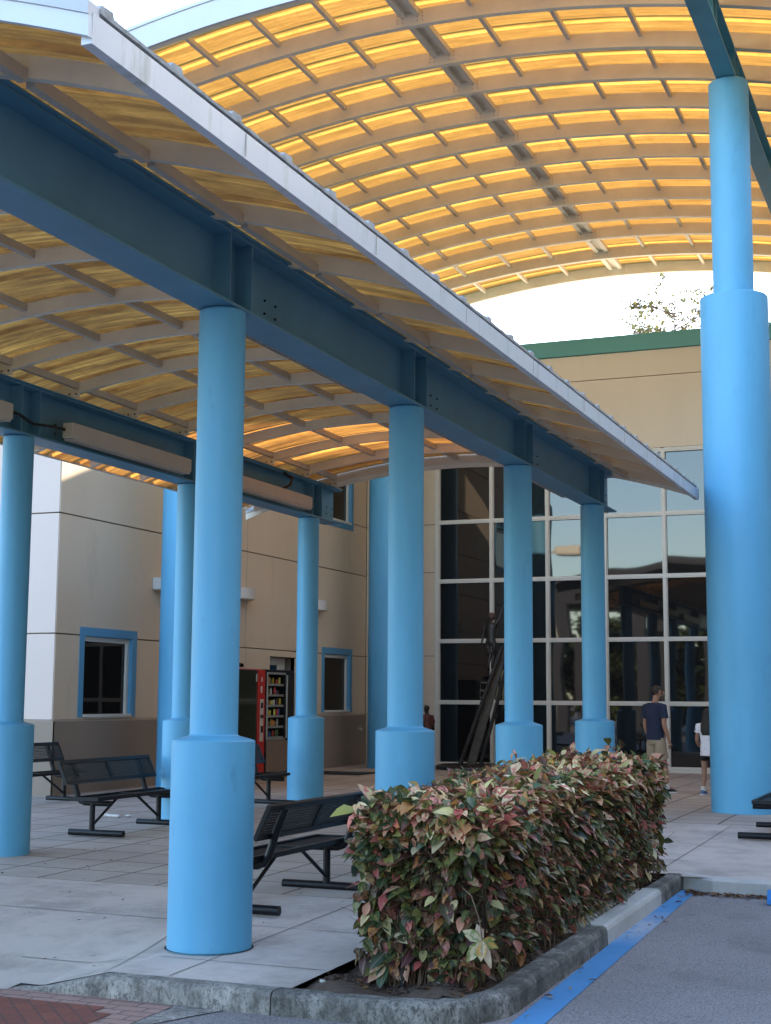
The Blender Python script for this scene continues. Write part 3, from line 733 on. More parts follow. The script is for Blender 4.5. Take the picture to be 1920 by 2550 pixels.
# ------------------------------------------------------------------ vending machines
VX=XW+.80
vz=gz(-12.2,23.5); VT=.53
vr=empty('vending_machine',(XW+.42,23.25,vz)); tag(vr,'red drinks vending machine with a dark glass front','vending machine','vending machines against the side wall')
b=MB(); b.box(XW+.05,VX-.03,22.72,23.74,vz+.03,VT); b.build('cabinet',M['red'],vr,.02)
b=MB(); b.box(VX-.03,VX+.015,22.74,23.43,vz+.30,VT-.02); b.build('glass_front',M['glass_vend'],vr,.008)
b=MB(); b.box(VX-.0295,VX+.03,23.45,23.73,vz+.10,VT-.01); p=b.build('control_panel',M['red'],vr,.012)
b=MB(); b.box(VX+.031,VX+.036,23.52,23.66,-.78,-.02); pp=b.build('coin_plate',M['fixture'],vr,.004)
b=MB(); b.box(VX+.037,VX+.05,23.55,23.61,-.18,-.08); b.box(VX+.037,VX+.045,23.54,23.64,-.36,-.30); b.box(VX+.037,VX+.048,23.56,23.63,-.62,-.50); b.build('keypad',M['black'],vr)
b=MB(); b.box(VX+.031,VX+.035,23.54,23.60,.10,.22); b.box(VX+.031,VX+.035,23.56,23.60,.30,.38); b.box(VX-.02,VX+.02,23.38,23.42,.30,.44); b.build('price_tag',M['white'],vr)
b=MB(); b.box(VX-.02,VX+.01,22.74,23.43,vz+.05,vz+.29); b.build('kick_panel',M['rubber'],vr)
vs_=empty('vending_machine',(XW+.42,24.4,vz)); tag(vs_,'black snack vending machine showing shelves of packets behind glass','vending machine','vending machines against the side wall')
b=MB(); b.box(XW+.05,VX-.25,23.80,25.0,vz+.03,VT); b.box(VX-.25,VX,23.80,23.84,vz+.03,VT); b.box(VX-.25,VX,24.96,25.0,vz+.03,VT); b.box(VX-.25,VX,23.84,24.96,VT-.05,VT); b.box(VX-.25,VX,23.84,24.96,vz+.03,-.82); b.box(VX-.25,VX,24.62,24.66,-.82,VT-.05); b.build('cabinet',M['black'],vs_)
b=MB(); b.box(VX+.001,VX+.02,23.84,24.98,-1.36,-.78); b.build('lower_panel',M['tanpanel'],vs_,.006)
b=MB(); b.box(VX+.021,VX+.03,24.05,24.42,-1.02,-.86); b.build('delivery_flap',M['tanpanel'],vs_,.004)
b=MB(); b.box(VX+.001,VX+.016,23.84,24.62,-.77,-.74); b.box(VX+.001,VX+.016,23.84,24.62,.44,.48); b.box(VX+.001,VX+.016,23.84,23.88,-.74,.44); b.box(VX+.001,VX+.02,24.66,24.70,-.74,.44); b.build('door_frame',M['steel'],vs_,.003)
b=MB(); b.box(VX+.002,VX+.02,24.70,24.98,-.77,.48); b.build('control_panel',M['rubber'],vs_)
sh=MB()
for k in range(6): sh.box(VX-.23,VX-.03,23.85,24.61,-.74+.195*k,-.728+.195*k); sh.box(VX-.03,VX-.024,23.85,24.61,-.745+.195*k,-.705+.195*k)
sh.build('shelf',M['steel'],vs_)
pc=[(.45,.05,.04),(.55,.38,.03),(.08,.12,.05),(.5,.22,.05),(.5,.48,.42),(.12,.05,.04),(.05,.1,.3),(.62,.55,.1)]
pm=[paint('snack_packet_%d'%i,c,.3,.3,25,.1) for i,c in enumerate(pc)]
prng=random.Random(5)
for k in range(6):
    for j in range(7):
        b=MB(); y=23.87+.105*j; h=prng.uniform(.10,.15); d=prng.uniform(.02,.08)
        z=-.725+.195*k; b.add([(VX-.05-d,y+.012,z),(VX-.05-d,y+.088,z),(VX-.05-d,y+.088,z+h),(VX-.05-d,y+.012,z+h),(VX-.03-d,y+.05,z+h*.5),(VX-.08-d,y+.05,z+h*.5)],[(0,1,4),(1,2,4),(2,3,4),(3,0,4),(1,0,5),(2,1,5),(3,2,5),(0,3,5)])
        o=b.build('snack_packet',prng.choice(pm),vs_)
cbx=empty('security_camera',(XW+.5,23.22,VT)); tag(cbx,'small black camera box on top of the red vending machine','camera')
b=MB(); b.box(-.08,.10,-.07,.07,.03,.10); b.box(-.02,.02,-.02,.02,0,.03); b.build('housing',M['black'],cbx,.008,world=False)
MB().tube([(.10,0,.065),(.13,0,.065)],.022,10).build('lens',M['glass_dark'],cbx,world=False)

# floor mat by the wall
z=gz(-11.6,26.3); b=MB(); b.box(-12.35,-11.0,25.85,26.75,z+.002,z+.022); tag(b.build('floor_mat',M['darkgrey'],None,.006),'dark rubber mat on the paving before the brown base band','mat')
# crumpled litter
b=MB(); lr=random.Random(2)
for k in range(5):
    b.ball((-10.2+lr.uniform(-.18,.18),16.0+lr.uniform(-.08,.08),gz(-10.2,16)+.018),lr.uniform(.03,.05),1.5,.9,.5,7,5)
b.s=[False]*len(b.s); tag(b.build('crumpled_paper',M['white']),'crumpled white paper on the tiles behind the bench','litter')

# ------------------------------------------------------------------ people (skin-modifier bodies)
def skin_mesh(name, joints, edges, m, parent, sub=2, root=0):
    me=bpy.data.meshes.new(name); me.from_pydata([j[0] for j in joints],edges,[]); me.materials.append(m)
    o=bpy.data.objects.new(name,me); col.objects.link(o); o.parent=parent
    s=o.modifiers.new('skin','SKIN'); s.use_smooth_shade=True
    if not me.skin_vertices: me.attributes  # created with the modifier
    if len(me.skin_vertices)==0:
        bpy.context.view_layer.objects.active=o
    sv=me.skin_vertices[0].data
    for i,j in enumerate(joints):
        r=j[1]; sv[i].radius=r if isinstance(r,tuple) else (r,r); sv[i].use_root=(i==root)
    d=o.modifiers.new('sub','SUBSURF'); d.levels=sub; d.render_levels=sub
    return o
def skinm(name,c,rough=.5): return paint(name,c,rough,.06,6,.05)
SK1=skinm('skin_tan',(.33,.165,.105)); SK2=skinm('skin_child',(.30,.15,.10))
def figure(root, H, skin, pose, hairm=None):
    """pose: dict of joint positions in metres for a 1.78 m person, scaled to H; local x right, y forward"""
    k=H/1.78; P={n:Vector(v)*k for n,v in pose.items()}
    J=[];E=[];ix={}
    def add(n,r,to=None):
        J.append((P[n],tuple(x*k for x in r) if isinstance(r,tuple) else r*k)); ix[n]=len(J)-1
        if to: E.append((ix[to],ix[n]))
    add('pelvis',(.135,.10)); add('waist',(.125,.095),'pelvis'); add('chest',(.15,.105),'waist'); add('neckb',(.075,.07),'chest'); add('neck',.052,'neckb'); add('headb',.062,'neck'); add('headm',(.078,.092),'headb'); add('headt',(.064,.075),'headm')
    for s in 'lr':
        add('sh'+s,.062,'chest'); add('ua'+s,.050,'sh'+s); add('el'+s,.041,'ua'+s); add('fa'+s,.037,'el'+s); add('wr'+s,.026,'fa'+s); add('ha'+s,(.036,.018),'wr'+s)
        add('hip'+s,.092,'pelvis'); add('th'+s,.080,'hip'+s); add('kn'+s,.055,'th'+s); add('ca'+s,.056,'kn'+s); add('an'+s,.036,'ca'+s); add('to'+s,(.042,.026),'an'+s)
    body=skin_mesh('person_body' if hairm else 'figure',J,E,skin,root)
    # fingers and thumb on each hand
    for s in 'lr':
        d=(P['ha'+s]-P['wr'+s]).normalized(); side=Vector((0,1,0)); fb=MB()
        for q,(off,l) in enumerate(((-.024,.060),(-.008,.075),(.008,.070),(.024,.055))):
            a=P['ha'+s]+side*off*k+d*.012*k; c=a+d*l*.5*k+Vector((-.006 if s=='r' else .006,0,0))*k; e=a+d*l*k+Vector((-.022 if s=='r' else .022,0,0))*k
            fb.tube([a,c,e],[.0088*k,.0082*k,.006*k],7)
        a=P['wr'+s]*.45+P['ha'+s]*.55+side*.022*k; fb.tube([a,a+d*.02*k+side*.022*k,a+d*.05*k+side*.030*k],[.010*k,.0095*k,.007*k],7)
        fb.build('fingers',skin,body if hairm else root,world=False)
    # face: nose, ears, eyes, mouth
    hd=P['headm']; look=Vector(pose.get('look',(0,1,0))).normalized(); sd=Vector((look.y,-look.x,0))
    fc=MB(); nb=hd+look*.088*k
    fc.tube([nb+Vector((0,0,.028*k)),nb+look*.022*k+Vector((0,0,-.010*k)),nb+Vector((0,0,-.018*k))],[.008*k,.013*k,.009*k],7)
    for s in (-1,1):
        MB().ball(hd+sd*s*.080*k-look*.01*k+Vector((0,0,0)),.022*k,.5,.8,1.5,8,6).build('ear',skin,body if hairm else root,world=False)
    fc.build('nose',skin,body if hairm else root,world=False); fc=MB(); fc.tube([hd+look*.078*k+sd*.022*k+Vector((0,0,-.048*k)),hd+look*.086*k+Vector((0,0,-.048*k)),hd+look*.078*k-sd*.022*k+Vector((0,0,-.048*k))],.006*k,6)
    fc.build('mouth',skin,body if hairm else root,world=False)
    if hairm:
        for s in (-1,1): MB().ball(hd+look*.082*k+sd*s*.030*k+Vector((0,0,.022*k)),.009*k,1,1,.7,8,6).build('eye',M['black'],body,world=False)
    return P,body,k
def loft(b,k,secs,n=22):
    b.sweep([[(x0+wx*cos(t)*k*1.0,y0*k+wy*sin(t)*k,z*k) for t in [2*pi*i/n for i in range(n)]] for z,wx,wy,x0,y0 in secs],smooth=True)
def tee(name,P,k,m,body,w=1.0,hem=.87,sl=.62):
    b=MB(); r=random.Random(len(name))
    S=[(hem,.182,.138),(hem+.07,.176,.134),(1.05,.170,.128),(1.16,.174,.128),(1.28,.190,.130),(1.37,.205,.125),(1.43,.195,.112),(1.465,.135,.092),(1.482,.074,.068)]
    loft(b,k,[(z,wx*w+r.uniform(-.004,.004),wy*w+r.uniform(-.004,.004),0,-.01) for z,wx,wy in S])
    for q in 'lr':
        p0,p1,p2=P['sh'+q],P['ua'+q],P['el'+q]; sgn=-1 if q=='l' else 1
        i0=p0+Vector((-sgn*.05,0,.005))*k; e_=p1.lerp(p2,max(0,sl-.5)*2) if sl>.5 else p0.lerp(p1,sl*2)
        b.tube([i0,p0+Vector((sgn*.012,0,.0))*k,p0.lerp(p1,.55),e_],[.070*k,.078*k,.074*k,.079*k],16)
    return b.build(name,m,body,world=False)
def shorts(name,P,k,m,body,w=1.0,down=.72):
    b=MB(); loft(b,k,[(.80,.150*w,.118*w,0,0),(.86,.176*w,.136*w,0,0),(.93,.172*w,.132*w,0,0),(1.01,.158*w,.122*w,0,0)])
    for q in 'lr':
        h,t,kn=P['hip'+q],P['th'+q],P['kn'+q]; e_=t.lerp(kn,down)
        b.tube([h+Vector((0,0,.03))*k,h.lerp(t,.5),t,e_],[.088*w*k,.100*w*k,.100*w*k,.098*w*k],18)
    return b.build(name,m,body,world=False)

stand=dict(pelvis=(0,0,.93),waist=(0,.0,1.08),chest=(0,-.01,1.30),neckb=(0,-.02,1.44),neck=(0,-.01,1.50),headb=(0,.02,1.56),headm=(0,.03,1.645),headt=(0,.015,1.725),
 shl=(-.185,-.02,1.405),ual=(-.225,-.02,1.26),ell=(-.245,-.03,1.11),fal=(-.245,.02,.99),wrl=(-.24,.06,.865),hal=(-.235,.075,.80),
 shr=(.185,-.02,1.405),uar=(.225,-.02,1.26),elr=(.245,-.03,1.11),far=(.25,.02,.99),wrr=(.25,.06,.865),har=(.245,.075,.80),
 hipl=(-.095,0,.87),thl=(-.105,.01,.70),knl=(-.105,.015,.49),cal=(-.105,-.01,.34),anl=(-.105,-.02,.085),tol=(-.115,.13,.035),
 hipr=(.095,0,.87),thr=(.105,.01,.70),knr=(.105,.015,.49),car=(.105,-.01,.34),anr=(.105,-.02,.085),tor=(.115,.13,.035))
# man: back three-quarters to us, head turned right
mp=dict(stand); mp.update(look=(.75,.66,0),knr=(.11,.07,.50),car=(.12,.09,.34),anr=(.13,.10,.085),tor=(.16,.25,.035),headm=(.015,.035,1.645),headt=(.005,.02,1.725))
man=empty('person',(-4.80,23.8,gz(-4.8,23.8)),R(-38)); tag(man,'man in navy tee and tan shorts walking past the window wall','person')
P,mb,k=figure(man,1.76,SK1,mp,True)
navy=paint('navy_tee',(.014,.020,.048),.85,.15,7,.2); tan=paint('tan_shorts',(.30,.225,.155),.85,.1,7,.2)
tee('tee_shirt',P,k,navy,mb); shorts('shorts',P,k,tan,mb)
hm=paint('dark_hair',(.020,.014,.011),.6,.3,30,.3)
h=MB(); hd=P['headm']; lk=Vector((.75,.66,0)).normalized()
vs=[];n_=16
h.ball(hd+Vector((0,0,.032))-lk*.018,.098,1.0,1.03,.92,18,12)
hf=[]; 
for f,sm in zip(h.f,h.s):
    cc=sum((Vector(h.v[i]) for i in f),Vector())/len(f)-hd
    if cc.dot(lk)>.025 and cc.z<.062: continue
    if cc.z<-.045: continue
    hf.append(f)
h.f=hf; h.s=[True]*len(hf); h.build('hair',hm,mb,world=False)
def shoes(P,k,m,ms,body,sock=None):
    for s in 'lr':
        an,to=P['an'+s],P['to'+s]; d=Vector((to.x-an.x,to.y-an.y,0)).normalized(); sd=Vector((d.y,-d.x,0)); z0=-.005*k
        b=MB(); secs=[]; so=[]
        for u,wd,ht in ((-.085,.03,.07),(-.06,.042,.10),(0,.044,.095),(.06,.047,.075),(.12,.050,.058),(.165,.042,.045),(.185,.02,.03)):
            c=Vector((an.x,an.y,0))+d*u*k
            secs.append([c+sd*x*wd*k+Vector((0,0,z*k)) for x,z in ((-1,.022),(1,.022),(1,ht*.6),(.6,ht),(-.6,ht),(-1,ht*.6))])
            so.append([c+sd*x*(wd+.004)*k+Vector((0,0,z*k)) for x,z in ((-1,-.002),(1,-.002),(1,.022),(-1,.022))])
        b.sweep(secs,smooth=True); sh=b.build('shoe',m,body,world=False)
        b=MB(); b.sweep(so); b.build('sole',ms,sh,world=False)
        if sock:
            b=MB(); b.tube([an+Vector((0,0,-.02*k)),an+Vector((0,.0,.075*k))],[.047*k,.046*k],12); b.build('sock',sock,body,world=False)
shoes(P,k,M['black'],M['white'],mb,M['white'])
# girl: seen from behind, half hidden by the big column
gp=dict(stand); gp.update(look=(.1,1,0),knl=(-.10,-.01,.49),anl=(-.10,-.10,.10),tol=(-.10,.04,.03),fal=(-.25,.08,1.02),wrl=(-.20,.15,.95),hal=(-.17,.19,.92))
girl=empty('person',(-3.93,23.7,gz(-3.9,23.7)),R(-12)); tag(girl,'girl with long dark hair, white patterned top and black shorts beside the big column','person')
P,gb,k=figure(girl,1.38,SK2,gp,True)
def mat_top():
    m,nt,out=newmat('white_patterned_top'); v=coords(nt,(9,9,5)); n=noise(nt,v,1.4,3,.5); n2=noise(nt,coords(nt,(5,5,5)),1,2)
    c=mixc(nt,ramp(nt,n,[(.33,(1,)*3),(.40,(0,0,0))]),(.70,.66,.70),(.06,.06,.10))
    c=mixc(nt,ramp(nt,n2,[(.60,(0,0,0)),(.70,(.8,)*3)]),c,(.60,.50,.10))
    p=N(nt,'ShaderNodeBsdfPrincipled',Roughness=.85); nt.links.new(c,p.inputs['Base Color']); nt.links.new(p.outputs[0],out.inputs[0]); return m
tee('patterned_top',P,k,mat_top(),gb,.98,.80,.45); shorts('shorts',P,k,M['rubber'],gb,.93,.05)
h=MB(); hd=P['headm']
h.ball(hd+Vector((0,-.012,.022)),.088,1.0,1.0,1.0,18,12)
secs=[]
for z,wx,wy,yo in ((.02,.086,.06,-.03),(-.08,.094,.06,-.055),(-.17,.105,.05,-.085),(-.26,.10,.04,-.105),(-.33,.07,.02,-.11)):
    secs.append([hd+Vector((wx*cos(t),yo+wy*sin(t),z)) for t in [2*pi*i/14 for i in range(14)]])
h.sweep(secs,smooth=True); h.build('hair',hm,gb,world=False)
shoes(P,k,paint('blue_sneaker',(.10,.16,.32),.7,.2,9),M['white'],gb,M['white'])

# ------------------------------------------------------------------ bronze sculpture group
zb=gz(-9.5,28.1)
lad=empty('bronze_ladder_sculpture',(-9.6,29.5,zb)); tag(lad,'dark bronze child reaching up from a leaning bronze ladder in front of the panes','statue')
b=MB(); b.lathe([(0,.10),(.80,.10),(.85,.07),(.87,0)],(-9.80,29.45,zb),28); b.build('base',M['bronze'],lad)
def rail(x0,y0,z0,x1,y1,z1,w,t):
    b=MB(); secs=[]
    for u in (0,1):
        x,y,z=x0+(x1-x0)*u,y0+(y1-y0)*u,z0+(z1-z0)*u; secs.append([(x-w,y-t,z),(x+w,y-t,z),(x+w,y+t,z),(x-w,y+t,z)])
    return b.sweep(secs)
rail(-10.16,29.40,zb+.06,-9.19,29.40,1.14,.038,.05).build('rail',M['bronze'],lad,.01)
rail(-9.96,29.56,zb+.06,-9.22,29.56,1.08,.098,.03).build('ladder_plank',M['bronze_tan'],lad,.01)
rail(-9.80,29.72,zb+.06,-9.10,29.72,1.02,.03,.05).build('rail',M['bronze'],lad,.01)
kp=dict(stand); kp.update(shr=(.16,.0,1.43),uar=(.23,.05,1.55),elr=(.27,.09,1.68),far=(.30,.12,1.80),wrr=(.33,.14,1.92),har=(.34,.15,1.97),look=(.7,.3,.6),
  fal=(-.26,-.04,.98),wrl=(-.29,-.06,.87),hal=(-.30,-.06,.82),knl=(-.03,.04,.49),anl=(-.10,-.04,.09),cal=(-.07,-.02,.32),tol=(-.08,.08,.03),anr=(.02,.02,.09),knr=(.06,.05,.50),car=(.05,.02,.33),tor=(.05,.13,.03))
fig=empty('climbing_child',(.14,-.05,.60-zb),R(-8)); fig.parent=lad
P,fb,k=figure(fig,1.26,M['bronze'],kp)
MB().ball(P['headm']+Vector((0,0,.01)),.085,1,1.05,1.1,14,10).build('figure_head',M['bronze_brown'],fig,world=False)
tee('figure_shirt',P,k,M['bronze'],fig,.86,.92,.40); shorts('figure_shorts',P,k,M['bronze'],fig,.88,.25)
st2=empty('bronze_child_statue',(-10.50,28.3,zb)); st2.rotation_euler=(0,0,R(72)); tag(st2,'reddish bronze child statue gazing upward beside the second front column','statue')
sp=dict(stand); sp.update(look=(-.5,.2,.8),headm=(-.03,-.02,1.645),headt=(-.05,-.06,1.715),shr=(.15,-.02,1.39),shl=(-.15,-.02,1.39))
P,fb,k=figure(st2,1.40,M['bronze'],sp)
tee('figure_shirt',P,k,M['bronze_red'],st2,.90,.84,.50); shorts('figure_shorts',P,k,M['bronze'],st2,.9,.4)

# ------------------------------------------------------------------ hedge of variegated copper leaf
def leaf_mat(name):
    m,nt,out=newmat(name)
    at=N(nt,'ShaderNodeAttribute',attribute_name='leafcol'); at2=N(nt,'ShaderNodeAttribute',attribute_name='leafcol2')
    uv=N(nt,'ShaderNodeUVMap'); uv.uv_map='UVMap'
    n=noise(nt,uv.outputs[0],3.2,4,.6)
    f=ramp(nt,n,[(.44,(0,0,0)),(.56,(1,)*3)])
    c=mixc(nt,f,at.outputs['Color'],at2.outputs['Color'])
    # midrib and side veins
    sx=N(nt,'ShaderNodeSeparateXYZ'); nt.links.new(uv.outputs[0],sx.inputs[0])
    fr_=N(nt,'ShaderNodeMath',operation='FRACT'); nt.links.new(sx.outputs['X'],fr_.inputs[0])
    d=N(nt,'ShaderNodeMath',operation='SUBTRACT'); d.inputs[1].default_value=.5; nt.links.new(fr_.outputs[0],d.inputs[0])
    ab=N(nt,'ShaderNodeMath',operation='ABSOLUTE'); nt.links.new(d.outputs[0],ab.inputs[0])
    c=mixc(nt,ramp(nt,ab.outputs[0],[(.0,(.45,)*3),(.05,(0,0,0))]),c,(.35,.22,.14))
    p=N(nt,'ShaderNodeBsdfPrincipled',Roughness=.42); p.inputs['Specular IOR Level'].default_value=.35; nt.links.new(c,p.inputs['Base Color'])
    tr=N(nt,'ShaderNodeBsdfTranslucent'); nt.links.new(c,tr.inputs['Color'])
    ms=N(nt,'ShaderNodeMixShader'); ms.inputs[0].default_value=.18; nt.links.new(p.outputs[0],ms.inputs[1]); nt.links.new(tr.outputs[0],ms.inputs[2]); nt.links.new(ms.outputs[0],out.inputs[0]); return m
M['leaf']=leaf_mat('copper_leaf')
OUT=[(0,0),(.24,.10),(.5,.36),(.47,.62),(.22,.86),(0,1.0)]
def leaves_obj(name, specs, m, parent=None):
    """specs: (pos, direction, normal, length, width, colA, colB, droop)"""
    V=[];Fc=[];UV=[];C1=[];C2=[]
    lr=random.Random(9)
    for pos,d,nv,ln,wd,ca,cb,dr in specs:
        d=d.normalized(); s=d.cross(nv)
        if s.length<1e-4: continue
        s.normalize(); n=s.cross(d).normalized()
        base=len(V); ou,ov=lr.randint(0,60),lr.randint(0,60)
        # midrib points and two margins, folded along the midrib and drooping towards the tip
        ts=(0,.18,.45,.72,1.0); ws=(.05,.62,1.0,.72,0)
        idx=[]
        for t,w in zip(ts,ws):
            c=pos+d*(ln*t)-n*(dr*ln*t*t); V.append(c); UV.append((ou+.5,ov+t))
            if w>0:
                for sg in (-1,1):
                    V.append(c+s*(sg*wd*.5*w)+n*(.22*wd*w)); UV.append((ou+.5+sg*.45*w,ov+t))
        # vertex layout: rows of 3 then tip
        for r in range(3):
            a=base+r*3; b2=a+3
            Fc.append((a,a+1,b2+1,b2)); Fc.append((a+2,a,b2,b2+2))
        a=base+9; tip=base+12
        Fc.append((a,a+1,tip)); Fc.append((a+2,a,tip))
        C1+= [ca]*13; C2+=[cb]*13
    me=bpy.data.meshes.new(name); me.from_pydata([tuple(v) for v in V],[],Fc)
    me.polygons.foreach_set('use_smooth',[True]*len(Fc))
    uvl=me.uv_layers.new(name='UVMap'); li=[0]*len(me.loops); me.loops.foreach_get('vertex_index',li)
    flat=[]
    for i in li: flat+=UV[i]
    uvl.data.foreach_set('uv',flat)
    for nm,CC in (('leafcol',C1),('leafcol2',C2)):
        a=me.color_attributes.new(nm,'FLOAT_COLOR','POINT'); fl=[]
        for c in CC: fl+=[*c,1]
        a.data.foreach_set('color',fl)
    me.materials.append(m); o=bpy.data.objects.new(name,me); col.objects.link(o)
    if parent is not None:
        o.parent=parent; o.location=-parent.location
    return o
lr=random.Random(21)
DG=[(.036,.064,.026),(.050,.080,.030),(.030,.052,.030),(.060,.085,.034)]
OL=[(.15,.155,.040),(.21,.20,.055),(.26,.25,.07),(.13,.13,.045)]
CR=[(.58,.47,.25),(.66,.55,.33),(.50,.43,.19)]
PK=[(.50,.145,.115),(.56,.21,.155),(.42,.095,.08),(.60,.28,.18)]
BR=[(.17,.068,.042),(.22,.10,.055),(.12,.045,.034),(.095,.036,.042)]
ORG=[(.50,.23,.07),(.44,.18,.055)]
def leafcolour(top):
    x=lr.random()
    if top:
        tb=((.24,DG,OL),(.36,OL,DG),(.58,PK,CR),(.72,BR,PK),(.92,CR,PK),(1.01,ORG,OL))
    else:
        tb=((.32,DG,OL),(.51,OL,DG),(.64,PK,BR),(.85,BR,DG),(.95,CR,PK),(1.01,ORG,BR))
    for t,a,b in tb:
        if x<t:
            ca=lr.choice(a); cb=lr.choice(b) if lr.random()<.55 else ca
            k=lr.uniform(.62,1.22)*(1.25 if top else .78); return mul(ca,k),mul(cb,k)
HX0,HX1,HY0,HY1=-3.47,-2.66,8.10,13.46
def htop(y): return -.62+.09*clampf((y-8.0)/3)+.02*sin(y*2.7)+.015*sin(y*6.1+1)
hed=empty('hedge',((HX0+HX1)/2,10.7,gz(-3.1,10.7))); tag(hed,'clipped hedge of mottled pink, cream and green leaves in the kerbed planting bed','hedge')
specs=[]
def hedge_leaf(p,out,top,big=1.0):
    if p.x>-3.05 and p.y<8.5 and (p.x+3.05)**2+(p.y-8.5)**2>.50**2: return
    d=Vector((out.x*.7+lr.gauss(0,.55),out.y*.7+lr.gauss(0,.55),lr.gauss(-.30 if not top else .15,.45)))
    nv=Vector((out.x*.5+lr.gauss(0,.35),out.y*.5+lr.gauss(0,.35),out.z*.6+.75+lr.gauss(0,.3)))
    ln=lr.uniform(.052,.092)*big*(1.4 if lr.random()<.28 else 1); ca,cb=leafcolour(top)
    specs.append((p,d,nv,ln,ln*lr.uniform(.45,.66),ca,cb,lr.uniform(.0,.5)))
def depth(): return min(.30,lr.expovariate(1/.055))
# top
for _ in range(5000):
    x=lr.uniform(HX0,HX1); y=lr.uniform(HY0,HY1); z=htop(y)-depth()+lr.gauss(0,.018)
    ed=min(x-HX0,HX1-x,y-HY0,HY1-y); z-=.10*max(0,1-ed/.12)**2
    hedge_leaf(Vector((x,y,z)),Vector((0,0,1)),True)
# camera-side long face, and the short end facing the road
for face,n in (('E',7600),('S',1500),('W',2200),('N',700)):
    for _ in range(n):
        v=lr.random()
        if face=='S' and v<.62 and lr.random()<.55: continue
        if face!='S' and v<.34 and lr.random()<.58: continue
        y=lr.uniform(HY0,HY1); x=lr.uniform(HX0,HX1); dp=depth()
        if face!='S' and y<9.6 and v<.55 and lr.random()<.40: continue
        if face=='E': x=HX1-dp; o_=Vector((1,0,.1))
        if face=='W': x=HX0+dp; o_=Vector((-1,0,.1))
        if face=='S': y=HY0+dp; o_=Vector((0,-1,.1))
        if face=='N': y=HY1-dp; o_=Vector((0,1,.1))
        zt=htop(y); g=gz(x,y); z=g+.05+(zt-g-.05)*v
        bul=.05*sin(y*3.1+z*4)*sin(z*5+y)
        if face=='E': x+=bul-.03+.05*v
        if face=='S': y-=bul*.6-.03+.05*v
        hedge_leaf(Vector((x,y,z)),o_,v>.80,1.08 if face!='S' else 1.22)
# stray shoots on top and at the front
for _ in range(110):
    x=lr.uniform(HX0,HX1); y=lr.uniform(HY0,HY1); h0=lr.uniform(.02,.08)
    for q in range(4): hedge_leaf(Vector((x+lr.gauss(0,.02),y+lr.gauss(0,.02),htop(y)+h0*lr.random())),Vector((lr.gauss(0,.6),lr.gauss(0,.6),.4)),lr.random()<.5)
for c_ in ((-3.02,13.0,-.40),):
    for q in range(7): hedge_leaf(Vector(c_)+Vector((lr.gauss(0,.05),lr.gauss(0,.05),lr.gauss(0,.03))),Vector((lr.gauss(0,.7),lr.gauss(0,.7),.2)),False,1.6)
# the large pale sprig hanging out at the front
c0=Vector((-2.62,7.98,-1.36))
def L(dx,dy,dz,ln,w,ca,cb): specs.append((c0,Vector((dx,dy,dz)),Vector((.2,-1,.35)),ln,w,ca,cb,.15))
PC=(.42,.34,.20); PG=(.14,.17,.045); OY=(.40,.22,.05)
L(-.75,-.1,.35,.13,.07,PG,PC); L(-.55,-.3,-.75,.15,.075,PC,PG); L(.05,-.5,-1,.115,.065,OY,PC); L(.45,-.3,-1,.16,.05,(.40,.26,.18),PC); L(.85,.2,-.35,.10,.05,OY,PG); L(-.35,.1,.8,.10,.05,(.42,.28,.2),PC); L(.6,.3,.1,.08,.035,PG,OY)
leaves_obj('foliage',specs,M['leaf'],hed)
stm=MB(); sr=random.Random(4)
for q in range(640):
    front=q<300
    x=sr.uniform(HX0+.08,HX1-.08); y=HY0+sr.uniform(.05,.5) if front else sr.uniform(HY0+.1,HY1-.1)
    if not front and sr.random()<.6: x=HX1-sr.uniform(.06,.3)
    if x>-3.05 and y<8.5 and (x+3.05)**2+(y-8.5)**2>.44**2: continue
    g=soilz(x,y)-.01; t=htop(y)-sr.uniform(.02,.25); pts=[]; dx,dy=sr.gauss(0,.05),sr.gauss(0,.05)
    for u in lin(0,1,4): pts.append((x+dx*u+sr.gauss(0,.012),y+dy*u+sr.gauss(0,.012),g+(t-g)*u))
    r0=sr.uniform(.003,.0075); stm.tube(pts,[r0*(1-.55*u) for u in lin(0,1,4)],5,False)
    for w in range(3):
        u=sr.uniform(.25,.9); bx,by,bz=pts[int(u*4)]
        stm.tube([(bx,by,bz),(bx+sr.gauss(0,.06),by+sr.gauss(0,.06),bz+sr.uniform(.04,.14)),(bx+sr.gauss(0,.10),by+sr.gauss(0,.10),bz+sr.uniform(.1,.22))],[r0*.5,r0*.4,r0*.25],4,False)
stm.tube([(-2.80,8.12,-1.08),(-2.70,8.02,-1.12),(-2.64,7.98,-1.24),(-2.62,7.98,-1.36)],.004,5,False)
stm.build('stems',M['stem'],hed)
tag(MB().tube([(-3.16,8.12,soilz(-3.16,8.12)-.02),(-3.16,8.12,-1.34)],.014,10).tube([(-3.16,8.12,-1.34),(-3.16,8.12,-1.31)],.020,10).build('sprinkler_riser',M['black']),'thin black sprinkler riser standing at the front of the hedge','sprinkler')

